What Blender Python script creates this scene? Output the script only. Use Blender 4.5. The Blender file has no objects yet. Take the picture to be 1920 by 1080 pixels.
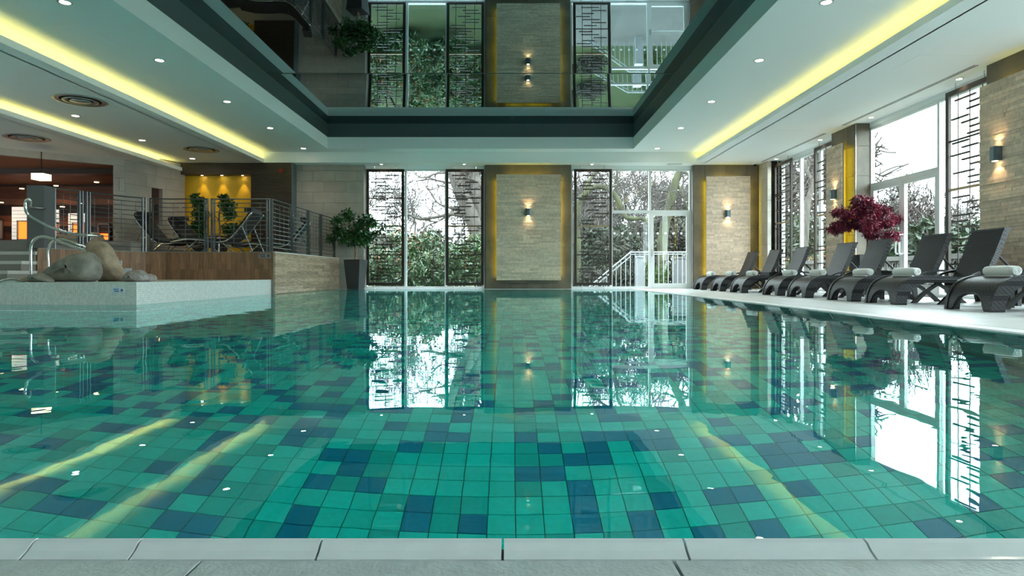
import bpy, math, random
import numpy as np
from mathutils import Vector, Matrix, noise as mnoise

# ------------------------------------------------------------------ camera, sky, exposure
SC = bpy.context.scene
COL = SC.collection
F, VX, VY, CAMZ = 1200.0, 957.0, 516.0, 0.38      # focal length (px of 1920), vanishing point, eye height

cam_d = bpy.data.cameras.new('camera')
cam_d.sensor_width = 36.0
cam_d.lens = F / 1920 * 36
cam_d.shift_x = (960 - VX) / 1920
cam_d.shift_y = -(540 - VY) / 1920
cam_d.clip_start = 0.05
cam_d.clip_end = 400
cam = bpy.data.objects.new('camera', cam_d)
COL.objects.link(cam)
cam.location = (0, 0, CAMZ)
cam.rotation_euler = (math.pi / 2, 0, 0)
SC.camera = cam

SKY = 6.2
world = bpy.data.worlds.new('overcast_sky')
SC.world = world
world.use_nodes = True
wn = world.node_tree
wn.nodes.clear()
wo = wn.nodes.new('ShaderNodeOutputWorld')
wb = wn.nodes.new('ShaderNodeBackground')
wt = wn.nodes.new('ShaderNodeTexCoord')
ws = wn.nodes.new('ShaderNodeTexNoise')
ws.inputs['Scale'].default_value = 2.2
wr = wn.nodes.new('ShaderNodeValToRGB')
wr.color_ramp.elements[0].color = (0.78, 0.91, 1.0, 1)
wr.color_ramp.elements[1].color = (0.94, 1.0, 1.0, 1)
wn.links.new(wt.outputs['Generated'], ws.inputs['Vector'])
wn.links.new(ws.outputs['Fac'], wr.inputs['Fac'])
wn.links.new(wr.outputs['Color'], wb.inputs['Color'])
wb.inputs['Strength'].default_value = SKY
wn.links.new(wb.outputs['Background'], wo.inputs['Surface'])

SC.view_settings.view_transform = 'Standard'
SC.view_settings.look = 'None'
SC.view_settings.exposure = 1.12
SC.view_settings.gamma = 1.0
SC.view_settings.use_curve_mapping = False
cy = SC.cycles
cy.max_bounces = 12
cy.diffuse_bounces = 5
cy.glossy_bounces = 5
cy.transmission_bounces = 8
cy.transparent_max_bounces = 16
cy.sample_clamp_indirect = 12.0
cy.blur_glossy = 0.3
cy.use_denoising = True

# room numbers (metres): X right, Y away from the camera, Z up, deck and water at 0
YF, XR = 17.9, 7.0                  # far wall face, right-hand pier face
YW, XW = 18.08, 7.33                # window planes
PX0, PX1, PY0, PY1 = -4.87, 3.28, 0.923, 17.6   # main pool
PDEEP = -1.5
ZL, ZM, ZH, ZL2 = 3.46, 3.75, 4.42, 3.24        # low ceiling, soffit, mirror, lowest ceiling on the left
WZ1 = 3.37                          # window heads


def portal(loc, rot, sx, sy):
    """sampling guide for the daylight that already comes through a window; gives off no light itself"""
    d = bpy.data.lights.new('window_daylight_guide', 'AREA')
    d.shape = 'RECTANGLE'
    d.size, d.size_y = sx, sy
    d.cycles.is_portal = True
    o = bpy.data.objects.new('window_daylight_guide', d)
    COL.objects.link(o)
    o.location = loc
    o.rotation_euler = rot


for xa, xb in ((-4.06, -0.71), (1.72, 5.08)):
    portal(((xa + xb) / 2, YW + 0.10, 1.7), (-math.pi / 2, 0, 0), xb - xa, 3.4)
RWIN = ((13.95, 17.25), (9.41, 13.0), (4.9, 8.2), (0.4, 4.0), (-3.8, -0.5))  # last bay is an unseen window added to let in more daylight
for ya, yb in RWIN:
    portal((XW + 0.10, (ya + yb) / 2, 1.7), (math.pi / 2, 0, math.pi / 2), yb - ya, 3.4)

# ------------------------------------------------------------------ helpers
def at(px, py, Y):
    """pixel of the photograph + the distance its thing stands at -> point"""
    return Vector(((px - VX) * Y / F, Y, CAMZ - (py - VY) * Y / F))


class MB:
    def __init__(s):
        s.v, s.f, s.uv = [], [], None

    def box(s, x0, x1, y0, y1, z0, z1):
        n = len(s.v)
        s.v += [(x0, y0, z0), (x1, y0, z0), (x1, y1, z0), (x0, y1, z0), (x0, y0, z1), (x1, y0, z1), (x1, y1, z1), (x0, y1, z1)]
        s.f += [tuple(n + i for i in q) for q in ((0, 3, 2, 1), (4, 5, 6, 7), (0, 1, 5, 4), (1, 2, 6, 5), (2, 3, 7, 6), (3, 0, 4, 7))]
        return s

    def hexa(s, bottom, top):
        n = len(s.v)
        s.v += [tuple(p) for p in bottom] + [tuple(p) for p in top]
        s.f += [tuple(n + i for i in q) for q in ((0, 3, 2, 1), (4, 5, 6, 7), (0, 1, 5, 4), (1, 2, 6, 5), (2, 3, 7, 6), (3, 0, 4, 7))]
        return s

    def poly(s, pts, axis, t0, t1):
        """extrude a 2D outline along an axis"""
        n, k = len(s.v), len(pts)
        def P(a, b, t):
            return {'x': (t, a, b), 'y': (a, t, b), 'z': (a, b, t)}[axis]
        s.v += [P(a, b, t0) for a, b in pts] + [P(a, b, t1) for a, b in pts]
        s.f += [tuple(range(n, n + k)), tuple(range(n + 2 * k - 1, n + k - 1, -1))]
        s.f += [(n + i, n + k + i, n + k + (i + 1) % k, n + (i + 1) % k) for i in range(k)]
        return s

    def tube(s, pts, r, n=8, cap=True):
        pts = [Vector(p) for p in pts]
        base = len(s.v)
        rs = r if isinstance(r, (list, tuple)) else [r] * len(pts)
        up = None
        for i, p in enumerate(pts):
            t = (pts[min(i + 1, len(pts) - 1)] - pts[max(i - 1, 0)])
            if t.length < 1e-9:
                t = Vector((0, 0, 1))
            t.normalize()
            if up is None:
                up = Vector((0, 0, 1)) if abs(t.z) < 0.9 else Vector((1, 0, 0))
            a = t.cross(up)
            if a.length < 1e-6:
                a = t.cross(Vector((1, 0.3, 0)))
            a.normalize()
            b = t.cross(a)
            up = -b if b.dot(up) < 0 else b
            for k in range(n):
                an = 2 * math.pi * k / n
                q = p + (a * math.cos(an) + b * math.sin(an)) * rs[i]
                s.v.append((q.x, q.y, q.z))
        for i in range(len(pts) - 1):
            for k in range(n):
                k2 = (k + 1) % n
                s.f.append((base + i * n + k, base + i * n + k2, base + (i + 1) * n + k2, base + (i + 1) * n + k))
        if cap:
            s.f.append(tuple(base + k for k in range(n))[::-1])
            s.f.append(tuple(base + (len(pts) - 1) * n + k for k in range(n)))
        return s

    def lathe(s, prof, n=24, c=(0, 0, 0)):
        base = len(s.v)
        for r, z in prof:
            for k in range(n):
                a = 2 * math.pi * k / n
                s.v.append((c[0] + r * math.cos(a), c[1] + r * math.sin(a), c[2] + z))
        for i in range(len(prof) - 1):
            for k in range(n):
                k2 = (k + 1) % n
                s.f.append((base + i * n + k, base + i * n + k2, base + (i + 1) * n + k2, base + (i + 1) * n + k))
        s.f.append(tuple(base + k for k in range(n))[::-1])
        s.f.append(tuple(base + (len(prof) - 1) * n + k for k in range(n)))
        return s

    def band(s, outline, thick_dir, w):
        """closed outline in XZ extruded across Y from -w/2 to w/2"""
        return s.poly(outline, 'y', thick_dir - w / 2, thick_dir + w / 2)

    def mesh(s, name, mats, smooth=False, idx=None):
        me = bpy.data.meshes.new(name)
        me.from_pydata(s.v, [], s.f)
        for m in (mats if isinstance(mats, (list, tuple)) else [mats]):
            me.materials.append(m)
        if smooth:
            me.polygons.foreach_set('use_smooth', [True] * len(me.polygons))
        if idx is not None:
            me.polygons.foreach_set('material_index', idx)
        me.validate()
        me.update()
        return me

    def build(s, name, mats, parent=None, smooth=False, loc=None, idx=None):
        return link(name, s.mesh(name, mats, smooth, idx), parent, loc)


def link(name, data, parent=None, loc=None):
    o = bpy.data.objects.new(name, data)
    COL.objects.link(o)
    if parent is not None:
        o.parent = parent
    if loc is not None:
        o.location = loc
    return o


def tag(o, label=None, cat=None, group=None, kind=None):
    if label:
        o['label'] = label
    if cat:
        o['category'] = cat
    if group:
        o['group'] = group
    if kind:
        o['kind'] = kind
    return o


def thing(name, label, cat, loc=(0, 0, 0), rotz=0.0, group=None):
    o = link(name, None, None, loc)
    o.rotation_euler = (0, 0, rotz)
    o.empty_display_size = 0.1
    return tag(o, label, cat, group)


def struct(o, label, cat='structure'):
    return tag(o, label, cat, kind='structure')


def copy_tree(o, parent=None):
    c = o.copy()
    COL.objects.link(c)
    c.parent = parent
    for ch in list(o.children):
        copy_tree(ch, c)
    return c


_unit = {}
def piece(name, x0, x1, y0, y1, z0, z1, mat, parent):
    """one box-shaped piece; alike pieces share a unit mesh"""
    key = (name, mat.name)
    if key not in _unit:
        _unit[key] = MB().box(-.5, .5, -.5, .5, -.5, .5).mesh(name, mat)
    o = link(name, _unit[key], parent, ((x0 + x1) / 2, (y0 + y1) / 2, (z0 + z1) / 2))
    o.scale = (abs(x1 - x0), abs(y1 - y0), abs(z1 - z0))
    return o


ORD = ['first', 'second', 'third', 'fourth', 'fifth', 'sixth', 'seventh', 'eighth', 'ninth', 'tenth', 'eleventh', 'twelfth']

# ------------------------------------------------------------------ materials
MATS = {}
def M(name, col, rough=0.5, metal=0.0, var=0.0, nscale=6.0, stretch=(1, 1, 1), bump=0.0, bscale=60.0, objvar=0.0, emit=0.0, spec=0.5, col2=None, coat=0.0):
    m = bpy.data.materials.new(name)
    m.use_nodes = True
    nt = m.node_tree
    b = nt.nodes['Principled BSDF']
    b.inputs['Roughness'].default_value = rough
    b.inputs['Metallic'].default_value = metal
    b.inputs['Specular IOR Level'].default_value = spec
    b.inputs['Coat Weight'].default_value = coat
    out = None
    if var or col2 or objvar or bump:
        tc = nt.nodes.new('ShaderNodeTexCoord')
        mp = nt.nodes.new('ShaderNodeMapping')
        geo = nt.nodes.new('ShaderNodeNewGeometry')
        mp.inputs['Scale'].default_value = stretch
        nt.links.new(geo.outputs['Position'], mp.inputs['Vector'])
    if var or col2:
        nz = nt.nodes.new('ShaderNodeTexNoise')
        nz.inputs['Scale'].default_value = nscale
        nz.inputs['Detail'].default_value = 5
        nt.links.new(mp.outputs['Vector'], nz.inputs['Vector'])
        rp = nt.nodes.new('ShaderNodeValToRGB')
        c2 = col2 or tuple(min(1, c * (1 + var)) for c in col)
        c1 = col if col2 else tuple(c * (1 - var) for c in col)
        rp.color_ramp.elements[0].position = 0.33
        rp.color_ramp.elements[1].position = 0.67
        rp.color_ramp.elements[0].color = (*c1, 1)
        rp.color_ramp.elements[1].color = (*c2, 1)
        nt.links.new(nz.outputs['Fac'], rp.inputs['Fac'])
        out = rp.outputs['Color']
    if objvar:
        oi = nt.nodes.new('ShaderNodeObjectInfo')
        mr = nt.nodes.new('ShaderNodeMapRange')
        mr.inputs['To Min'].default_value = 1 - objvar
        mr.inputs['To Max'].default_value = 1 + objvar
        nt.links.new(oi.outputs['Random'], mr.inputs['Value'])
        hs = nt.nodes.new('ShaderNodeHueSaturation')
        nt.links.new(mr.outputs['Result'], hs.inputs['Value'])
        if out:
            nt.links.new(out, hs.inputs['Color'])
        else:
            hs.inputs['Color'].default_value = (*col, 1)
        out = hs.outputs['Color']
    if out:
        nt.links.new(out, b.inputs['Base Color'])
    else:
        b.inputs['Base Color'].default_value = (*col, 1)
    if bump:
        nb = nt.nodes.new('ShaderNodeTexNoise')
        nb.inputs['Scale'].default_value = bscale
        nb.inputs['Detail'].default_value = 4
        nt.links.new(mp.outputs['Vector'], nb.inputs['Vector'])
        bp = nt.nodes.new('ShaderNodeBump')
        bp.inputs['Strength'].default_value = bump
        bp.inputs['Distance'].default_value = 0.01
        nt.links.new(nb.outputs['Fac'], bp.inputs['Height'])
        nt.links.new(bp.outputs['Normal'], b.inputs['Normal'])
    if emit:
        b.inputs['Emission Color'].default_value = (*col, 1)
        b.inputs['Emission Strength'].default_value = emit
    MATS[name] = m
    return m


def grid_mat(name, col, grout, size, rough=0.3, spec=0.5, uv=False, joint=0.06, ratio=1.0, offset=0.0, varcol=0.1, bumpd=0.002):
    """fine mosaic / weave too small to be told apart piece by piece"""
    m = bpy.data.materials.new(name)
    m.use_nodes = True
    nt = m.node_tree
    b = nt.nodes['Principled BSDF']
    b.inputs['Roughness'].default_value = rough
    b.inputs['Specular IOR Level'].default_value = spec
    br = nt.nodes.new('ShaderNodeTexBrick')
    br.offset = offset
    br.squash = 1.0
    br.inputs['Color1'].default_value = (*[c * (1 - varcol) for c in col], 1)
    br.inputs['Color2'].default_value = (*[min(1, c * (1 + varcol)) for c in col], 1)
    br.inputs['Mortar'].default_value = (*grout, 1)
    br.inputs['Scale'].default_value = 1.0 / size
    br.inputs['Mortar Size'].default_value = joint
    br.inputs['Mortar Smooth'].default_value = 0.2
    br.inputs['Brick Width'].default_value = ratio
    br.inputs['Row Height'].default_value = 1.0
    if uv:
        tc = nt.nodes.new('ShaderNodeTexCoord')
        nt.links.new(tc.outputs['UV'], br.inputs['Vector'])
    else:
        geo = nt.nodes.new('ShaderNodeNewGeometry')
        sx = nt.nodes.new('ShaderNodeSeparateXYZ')
        nt.links.new(geo.outputs['Position'], sx.inputs['Vector'])
        ad = nt.nodes.new('ShaderNodeMath')
        ad.operation = 'ADD'
        nt.links.new(sx.outputs['X'], ad.inputs[0])
        nt.links.new(sx.outputs['Y'], ad.inputs[1])
        cb = nt.nodes.new('ShaderNodeCombineXYZ')
        nt.links.new(ad.outputs['Value'], cb.inputs['X'])
        nt.links.new(sx.outputs['Z'], cb.inputs['Y'])
        nt.links.new(cb.outputs['Vector'], br.inputs['Vector'])
    nt.links.new(br.outputs['Color'], b.inputs['Base Color'])
    bp = nt.nodes.new('ShaderNodeBump')
    bp.invert = True
    bp.inputs['Strength'].default_value = 0.6
    bp.inputs['Distance'].default_value = bumpd
    nt.links.new(br.outputs['Fac'], bp.inputs['Height'])
    nt.links.new(bp.outputs['Normal'], b.inputs['Normal'])
    MATS[name] = m
    return m


def glass_mat(name, tint=(0.93, 0.98, 0.97)):
    m = bpy.data.materials.new(name)
    m.use_nodes = True
    nt = m.node_tree
    nt.nodes.clear()
    o = nt.nodes.new('ShaderNodeOutputMaterial')
    mx = nt.nodes.new('ShaderNodeMixShader')
    tr = nt.nodes.new('ShaderNodeBsdfTransparent')
    gl = nt.nodes.new('ShaderNodeBsdfGlossy')
    lw = nt.nodes.new('ShaderNodeLayerWeight')
    pw_ = nt.nodes.new('ShaderNodeMath')
    pw_.operation = 'POWER'
    pw_.inputs[1].default_value = 5.0
    lw.inputs['Blend'].default_value = 0.5
    fr = nt.nodes.new('ShaderNodeMapRange')
    fr.inputs['To Min'].default_value = 0.03
    fr.inputs['To Max'].default_value = 0.7
    nt.links.new(lw.outputs['Facing'], pw_.inputs[0])
    nt.links.new(pw_.outputs['Value'], fr.inputs['Value'])
    tr.inputs['Color'].default_value = (*tint, 1)
    gl.inputs['Roughness'].default_value = 0.0
    nt.links.new(fr.outputs['Result'], mx.inputs['Fac'])
    nt.links.new(tr.outputs['BSDF'], mx.inputs[1])
    nt.links.new(gl.outputs['BSDF'], mx.inputs[2])
    nt.links.new(mx.outputs['Shader'], o.inputs['Surface'])
    return m


def mirror_mat(name, slope):
    """dark stretched mirror foil; slope = how the foil sags along the room"""
    m = bpy.data.materials.new(name)
    m.use_nodes = True
    nt = m.node_tree
    b = nt.nodes['Principled BSDF']
    b.inputs['Base Color'].default_value = (0.25, 0.35, 0.37, 1)
    b.inputs['Metallic'].default_value = 1.0
    b.inputs['Roughness'].default_value = 0.015
    c = nt.nodes.new('ShaderNodeCombineXYZ')
    c.inputs['Y'].default_value = slope
    c.inputs['Z'].default_value = -1.0
    v = nt.nodes.new('ShaderNodeVectorMath')
    v.operation = 'NORMALIZE'
    nt.links.new(c.outputs['Vector'], v.inputs[0])
    nt.links.new(v.outputs['Vector'], b.inputs['Normal'])
    return m


paint = M('white_paint', (0.85, 0.89, 0.89), 0.75)
paint_grey = M('grey_paint', (0.55, 0.56, 0.55), 0.7)
recess_dark = M('dark_recess_paint', (0.07, 0.10, 0.105), 0.45)
frame_white = M('window_frame_white', (0.72, 0.74, 0.74), 0.4)
glass = glass_mat('clear_glass')
dot_mat = M('frosted_dot', (0.85, 0.87, 0.86), 0.7)
_dn = dot_mat.node_tree
_dm, _dt = _dn.nodes.new('ShaderNodeMixShader'), _dn.nodes.new('ShaderNodeBsdfTranslucent')
_dt.inputs['Color'].default_value = (0.8, 0.82, 0.82, 1)
_dn.links.new(_dn.nodes['Principled BSDF'].outputs['BSDF'], _dm.inputs[1])
_dn.links.new(_dt.outputs['BSDF'], _dm.inputs[2])
_dn.links.new(_dm.outputs['Shader'], _dn.nodes['Material Output'].inputs['Surface'])
slate = M('olive_slate', (0.085, 0.075, 0.055), 0.5, col2=(0.15, 0.125, 0.09), nscale=2.5, bump=0.3, bscale=25, objvar=0.12)
brick_m = M('beige_stone_slip', (0.66, 0.515, 0.385), 0.75, var=0.12, nscale=14, bump=0.4, bscale=50, objvar=0.16)
brick_back = M('slip_mortar', (0.30, 0.27, 0.22), 0.9)
stone_m = M('grey_stone_block', (0.37, 0.34, 0.30), 0.6, var=0.08, nscale=3, objvar=0.05)
stone_back = M('stone_joint', (0.22, 0.2, 0.18), 0.9)
stone_light = M('pale_stone_block', (0.55, 0.52, 0.46), 0.6, var=0.06, nscale=3, objvar=0.04)
wood_m = M('walnut_board', (0.15, 0.075, 0.035), 0.6, col2=(0.26, 0.14, 0.07), nscale=5, stretch=(14, 14, 0.8), objvar=0.22)
wood_h = M('pale_plank', (0.30, 0.20, 0.13), 0.22, col2=(0.50, 0.38, 0.27), nscale=4, stretch=(3, 1.2, 16), objvar=0.2)
wood_dark = M('dark_wenge', (0.030, 0.018, 0.012), 0.45, col2=(0.055, 0.035, 0.024), nscale=4, stretch=(2, 2, 14), objvar=0.15)
gold = M('gold_mosaic', (0.80, 0.46, 0.02), 0.45, var=0.12, nscale=70, bump=0.3, bscale=90)
mosaic = grid_mat('pale_mosaic', (0.62, 0.63, 0.60), (0.42, 0.43, 0.41), 0.028, 0.3, joint=0.05)
deck_m = M('pale_deck_tile', (0.66, 0.67, 0.67), 0.32, var=0.05, nscale=5, objvar=0.03)
deck_near = M('grey_deck_tile', (0.56, 0.60, 0.60), 0.45, var=0.08, nscale=40, bump=0.15, bscale=150, objvar=0.03)
grout = M('grey_grout', (0.30, 0.32, 0.32), 0.9)
coping_m = M('glazed_coping', (0.82, 0.86, 0.88), 0.12, var=0.03, nscale=20)
grate_m = M('white_grating', (0.80, 0.81, 0.80), 0.4)
tile_a = M('pool_tile_green', (0.004, 0.78, 0.69), 0.35, var=0.05, nscale=40, objvar=0.08)
tile_b = M('pool_tile_deep_green', (0.003, 0.57, 0.52), 0.35, var=0.05, nscale=40, objvar=0.06)
tile_c = M('pool_tile_blue', (0.001, 0.27, 0.46), 0.35, var=0.05, nscale=40, objvar=0.1)
pool_grout = M('pool_grout', (0.02, 0.30, 0.25), 0.8)
pool_wall_m = grid_mat('pool_wall_tile', (0.010, 0.55, 0.46), (0.02, 0.30, 0.25), 0.109, 0.35, joint=0.03, varcol=0.3)
steel = M('brushed_steel', (0.62, 0.63, 0.62), 0.18, 1.0)
rail_metal = M('grey_railing_metal', (0.13, 0.145, 0.15), 0.35, 0.8)
screen_metal = M('bronze_screen_metal', (0.035, 0.026, 0.020), 0.4, 0.2)
screen_rail = M('bronze_light_rail', (0.30, 0.22, 0.13), 0.4, 0.5)
pot_m = M('charcoal_planter', (0.030, 0.032, 0.036), 0.4)
soil_m = M('potting_soil', (0.03, 0.02, 0.013), 0.95, bump=0.6, bscale=80)
weave = grid_mat('charcoal_weave', (0.026, 0.027, 0.031), (0.002, 0.002, 0.003), 0.030, 0.42, spec=0.3, uv=True, joint=0.2, ratio=1.7, offset=0.5, bumpd=0.005)
resin = M('charcoal_resin', (0.014, 0.014, 0.016), 0.42, spec=0.3)
towel_m = M('white_towel', (0.80, 0.82, 0.80), 0.95, bump=0.7, bscale=180)
sconce_m = M('blue_grey_sconce', (0.12, 0.16, 0.18), 0.4, 0.4)
warm_lens = M('warm_lens', (1.0, 0.78, 0.45), 0.5, emit=9.0)
lamp_lens = M('downlight_lens', (1.0, 0.90, 0.72), 0.5, emit=14.0)
led_yellow = M('yellow_led', (1.0, 0.85, 0.24), 0.5, emit=4.5)
led_pier = M('yellow_pier_led', (1.0, 0.78, 0.02), 0.5, emit=11.0)
vent_m = M('grey_vent_metal', (0.32, 0.35, 0.35), 0.35, 0.6)
dark_hole = M('dark_gap', (0.02, 0.02, 0.02), 0.9)
rock_a = M('grey_green_rock', (0.13, 0.13, 0.105), 0.7, col2=(0.24, 0.23, 0.19), nscale=7, bump=0.6, bscale=20)
rock_b = M('brown_rock', (0.16, 0.12, 0.08), 0.7, col2=(0.36, 0.28, 0.19), nscale=6, bump=0.6, bscale=18)
rock_c = M('speckled_rock', (0.17, 0.15, 0.135), 0.7, col2=(0.32, 0.29, 0.27), nscale=22, bump=0.5, bscale=30)
step_light = M('pale_step_nosing', (0.50, 0.49, 0.46), 0.5)
step_dark = M('taupe_step_riser', (0.22, 0.205, 0.18), 0.6)
pillar_m = M('grey_pillar', (0.10, 0.105, 0.105), 0.5)
brown_wall = M('russet_bar_wall', (0.13, 0.042, 0.022), 0.45, var=0.2, nscale=2, stretch=(1, 1, 10))
brown_band = M('dark_bar_band', (0.022, 0.010, 0.007), 0.45)
brown_light = M('light_bar_band', (0.22, 0.085, 0.045), 0.45)
russet_ceiling = M('russet_ceiling', (0.30, 0.13, 0.07), 0.6)
orange_glow = M('orange_glow', (1.0, 0.16, 0.02), 0.5, emit=1.3)
blind_m = M('white_blind', (0.80, 0.78, 0.72), 0.7, emit=0.35)
lantern_m = M('lantern_glass', (1.0, 0.72, 0.32), 0.5, emit=5.0)
pad_m = M('black_cushion', (0.014, 0.014, 0.016), 0.7)
sign_white = M('sign_pale', (0.52, 0.60, 0.70), 0.5)
sign_blue = M('sign_blue', (0.05, 0.13, 0.28), 0.5)
sign_red = M('sign_plum', (0.25, 0.08, 0.14), 0.5)
sign_grey = M('sign_grey', (0.20, 0.20, 0.20), 0.5)
sign_ink = M('sign_dark_ink', (0.04, 0.045, 0.06), 0.5)
red_m = M('red_plastic', (0.30, 0.01, 0.01), 0.4)
ficus_m = M('ficus_leaf', (0.012, 0.055, 0.014), 0.28, col2=(0.04, 0.15, 0.03), nscale=5)
maple_m = M('maple_leaf', (0.07, 0.008, 0.026), 0.5, col2=(0.32, 0.018, 0.06), nscale=7)
bark_in = M('pale_bark', (0.30, 0.22, 0.15), 0.8, var=0.2, nscale=20, bump=0.5)
bark = M('grey_bark', (0.0495, 0.0423, 0.0360), 0.9, col2=(0.0990, 0.0855, 0.0738), nscale=3, stretch=(4, 4, 0.7), bump=0.6, bscale=12)
bark_moss = M('mossy_bark', (0.0351, 0.0296, 0.0195), 0.9, col2=(0.0663, 0.0741, 0.0273), nscale=2.5, bump=0.5, bscale=12)
twig = M('brown_twig', (0.0528, 0.0432, 0.0384), 0.9)
rhodo = M('rhododendron_leaf', (0.0160, 0.0550, 0.0160), 0.35, col2=(0.0750, 0.1400, 0.0500), nscale=2.2)
rhodo_red = M('russet_shoot', (0.2200, 0.0750, 0.0250), 0.5)
shrub_m = M('dark_shrub_leaf', (0.0130, 0.0273, 0.0130), 0.5, col2=(0.0325, 0.0488, 0.0228), nscale=1.2)
hedge_m = M('bright_hedge_leaf', (0.0300, 0.0650, 0.0075), 0.5, col2=(0.0800, 0.1250, 0.0150), nscale=3)
scrub_m = M('grey_scrub', (0.0292, 0.0273, 0.0208), 0.8, col2=(0.0553, 0.0553, 0.0390), nscale=1.0)
lawn_m = M('lawn', (0.0175, 0.0375, 0.0060), 0.9, col2=(0.0425, 0.0550, 0.0150), nscale=0.9, bump=0.8, bscale=30)
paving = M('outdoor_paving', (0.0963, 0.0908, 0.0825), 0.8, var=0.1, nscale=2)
balus_m = M('balustrade_stone', (0.1080, 0.1050, 0.0960), 0.8, var=0.2, nscale=4)  # base colour kept dark so the strong sky leaves it unclipped
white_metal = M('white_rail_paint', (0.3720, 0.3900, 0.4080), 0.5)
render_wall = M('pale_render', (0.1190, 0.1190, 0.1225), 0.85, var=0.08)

# water: clear, refracting, with a faint ripple
water_m = bpy.data.materials.new('pool_water')
water_m.use_nodes = True
nt = water_m.node_tree
nt.nodes.clear()
o_ = nt.nodes.new('ShaderNodeOutputMaterial')
g_ = nt.nodes.new('ShaderNodeBsdfGlass')
g_.inputs['IOR'].default_value = 1.333
g_.inputs['Roughness'].default_value = 0.0
g_.inputs['Color'].default_value = (0.80, 0.98, 0.97, 1)
ge_ = nt.nodes.new('ShaderNodeNewGeometry')
n_ = nt.nodes.new('ShaderNodeTexNoise')
n_.inputs['Scale'].default_value = 2.3
n_.inputs['Detail'].default_value = 2.5
n_.inputs['Distortion'].default_value = 0.6
b_ = nt.nodes.new('ShaderNodeBump')
b_.inputs['Strength'].default_value = 1.0
b_.inputs['Distance'].default_value = 0.0010
nt.links.new(ge_.outputs['Position'], n_.inputs['Vector'])
nt.links.new(n_.outputs['Fac'], b_.inputs['Height'])
nt.links.new(b_.outputs['Normal'], g_.inputs['Normal'])
nt.links.new(g_.outputs['BSDF'], o_.inputs['Surface'])

# ------------------------------------------------------------------ pool
def S(name, label, cat='structure'):
    o = link(name, None)
    o.empty_display_size = 0.1
    return struct(o, label, cat)


SPX, SPY = -4.85, 8.3              # corner of the raised rock basin
pool = MB()
pool.box(-12, PX1, PY0, SPY, PDEEP - 0.15, PDEEP - 0.006).box(SPX, PX1, SPY, PY1, PDEEP - 0.15, PDEEP - 0.006)
pool_o = struct(pool.build('floor_pool', pool_grout), 'tiled floor of the swimming pool under the green water', 'pool floor')
pw = MB()
pw.box(PX1, PX1 + 0.12, PY0, PY1, PDEEP - 0.1, -0.05)
pw.box(-12, PX1 + 0.12, PY0 - 0.12, PY0, PDEEP - 0.1, -0.05)
pw.box(SPX, PX1 + 0.12, PY1, PY1 + 0.12, PDEEP - 0.1, -0.05)
pw.box(-12.12, -12, PY0 - 0.12, SPY, PDEEP - 0.1, -0.05)
struct(pw.build('wall_pool', pool_wall_m), 'green tiled side walls of the pool below the water line', 'pool wall')

T = 0.109
rng = np.random.default_rng(11)
ii = np.arange(int(-12 / T), int(PX1 / T) + 1)
jj = np.arange(int(PY0 / T) + 1, int(PY1 / T))
gx, gy = np.meshgrid(ii, jj, indexing='ij')
cxs, cys = (gx.ravel() + 0.5) * T + 0.02, (gy.ravel() + 0.5) * T
ok = (cxs < PX1 - T / 2) & (cxs > -12 + T / 2) & ~((cys > SPY - T / 2) & (cxs < SPX + T / 2))
cxs, cys = cxs[ok], cys[ok]
rr = rng.random(len(cxs))
kinds = np.where(rr < 0.25, 2, np.where(rr < 0.47, 1, 0))
# apparent size of each tile through the water surface
R = np.hypot(cxs, cys)
lo, hi = np.zeros_like(R), R.copy()
for _ in range(40):
    mid = (lo + hi) / 2
    sr = mid / np.hypot(mid, CAMZ) / 1.333
    tot = mid + 1.5 * sr / np.sqrt(1 - sr ** 2)
    lo, hi = np.where(tot < R, mid, lo), np.where(tot < R, hi, mid)
sxp = VX + F * cxs / cys
wy = lo * cys / R
syp = VY + F * CAMZ / np.maximum(wy, 1e-3)
vis = (sxp > 15) & (sxp < 1905) & (syp < 1004)
area = np.where(vis, 1 / R ** 3, 0)
top = set(np.argsort(-area)[:300].tolist())
tm = [tile_a, tile_b, tile_c]
h = T / 2 - 0.0022
sv, sf, si = [], [], []
for k in range(len(cxs)):
    x, y = float(cxs[k]), float(cys[k])
    if k in top:
        piece('pool_tile', x - h, x + h, y - h, y + h, PDEEP - 0.006, PDEEP, tm[kinds[k]], pool_o)
    else:
        n = len(sv)
        sv += [(x - h, y - h, PDEEP), (x + h, y - h, PDEEP), (x + h, y + h, PDEEP), (x - h, y + h, PDEEP),
               (x - h, y - h, PDEEP - .006), (x + h, y - h, PDEEP - .006), (x + h, y + h, PDEEP - .006), (x - h, y + h, PDEEP - .006)]
        sf += [(n, n + 1, n + 2, n + 3), (n, n + 4, n + 5, n + 1), (n + 1, n + 5, n + 6, n + 2), (n + 2, n + 6, n + 7, n + 3), (n + 3, n + 7, n + 4, n)]
        si += [int(kinds[k])] * 5
mb = MB(); mb.v, mb.f = sv, sf
tag(mb.build('pool_tiles', tm, pool_o, idx=si), kind='stuff')

wz = -0.006
mb = MB()
mb.v = [(-12, PY0, wz), (SPX, PY0, wz), (PX1, PY0, wz), (PX1, SPY, wz), (PX1, PY1, wz), (SPX, PY1, wz), (SPX, SPY, wz), (-12, SPY, wz)]
mb.f = [(0, 1, 6, 7), (1, 2, 3, 6), (6, 3, 4, 5)]
tag(mb.build('pool_water', water_m), 'calm clear green water filling the swimming pool', 'water', kind='stuff')

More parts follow.
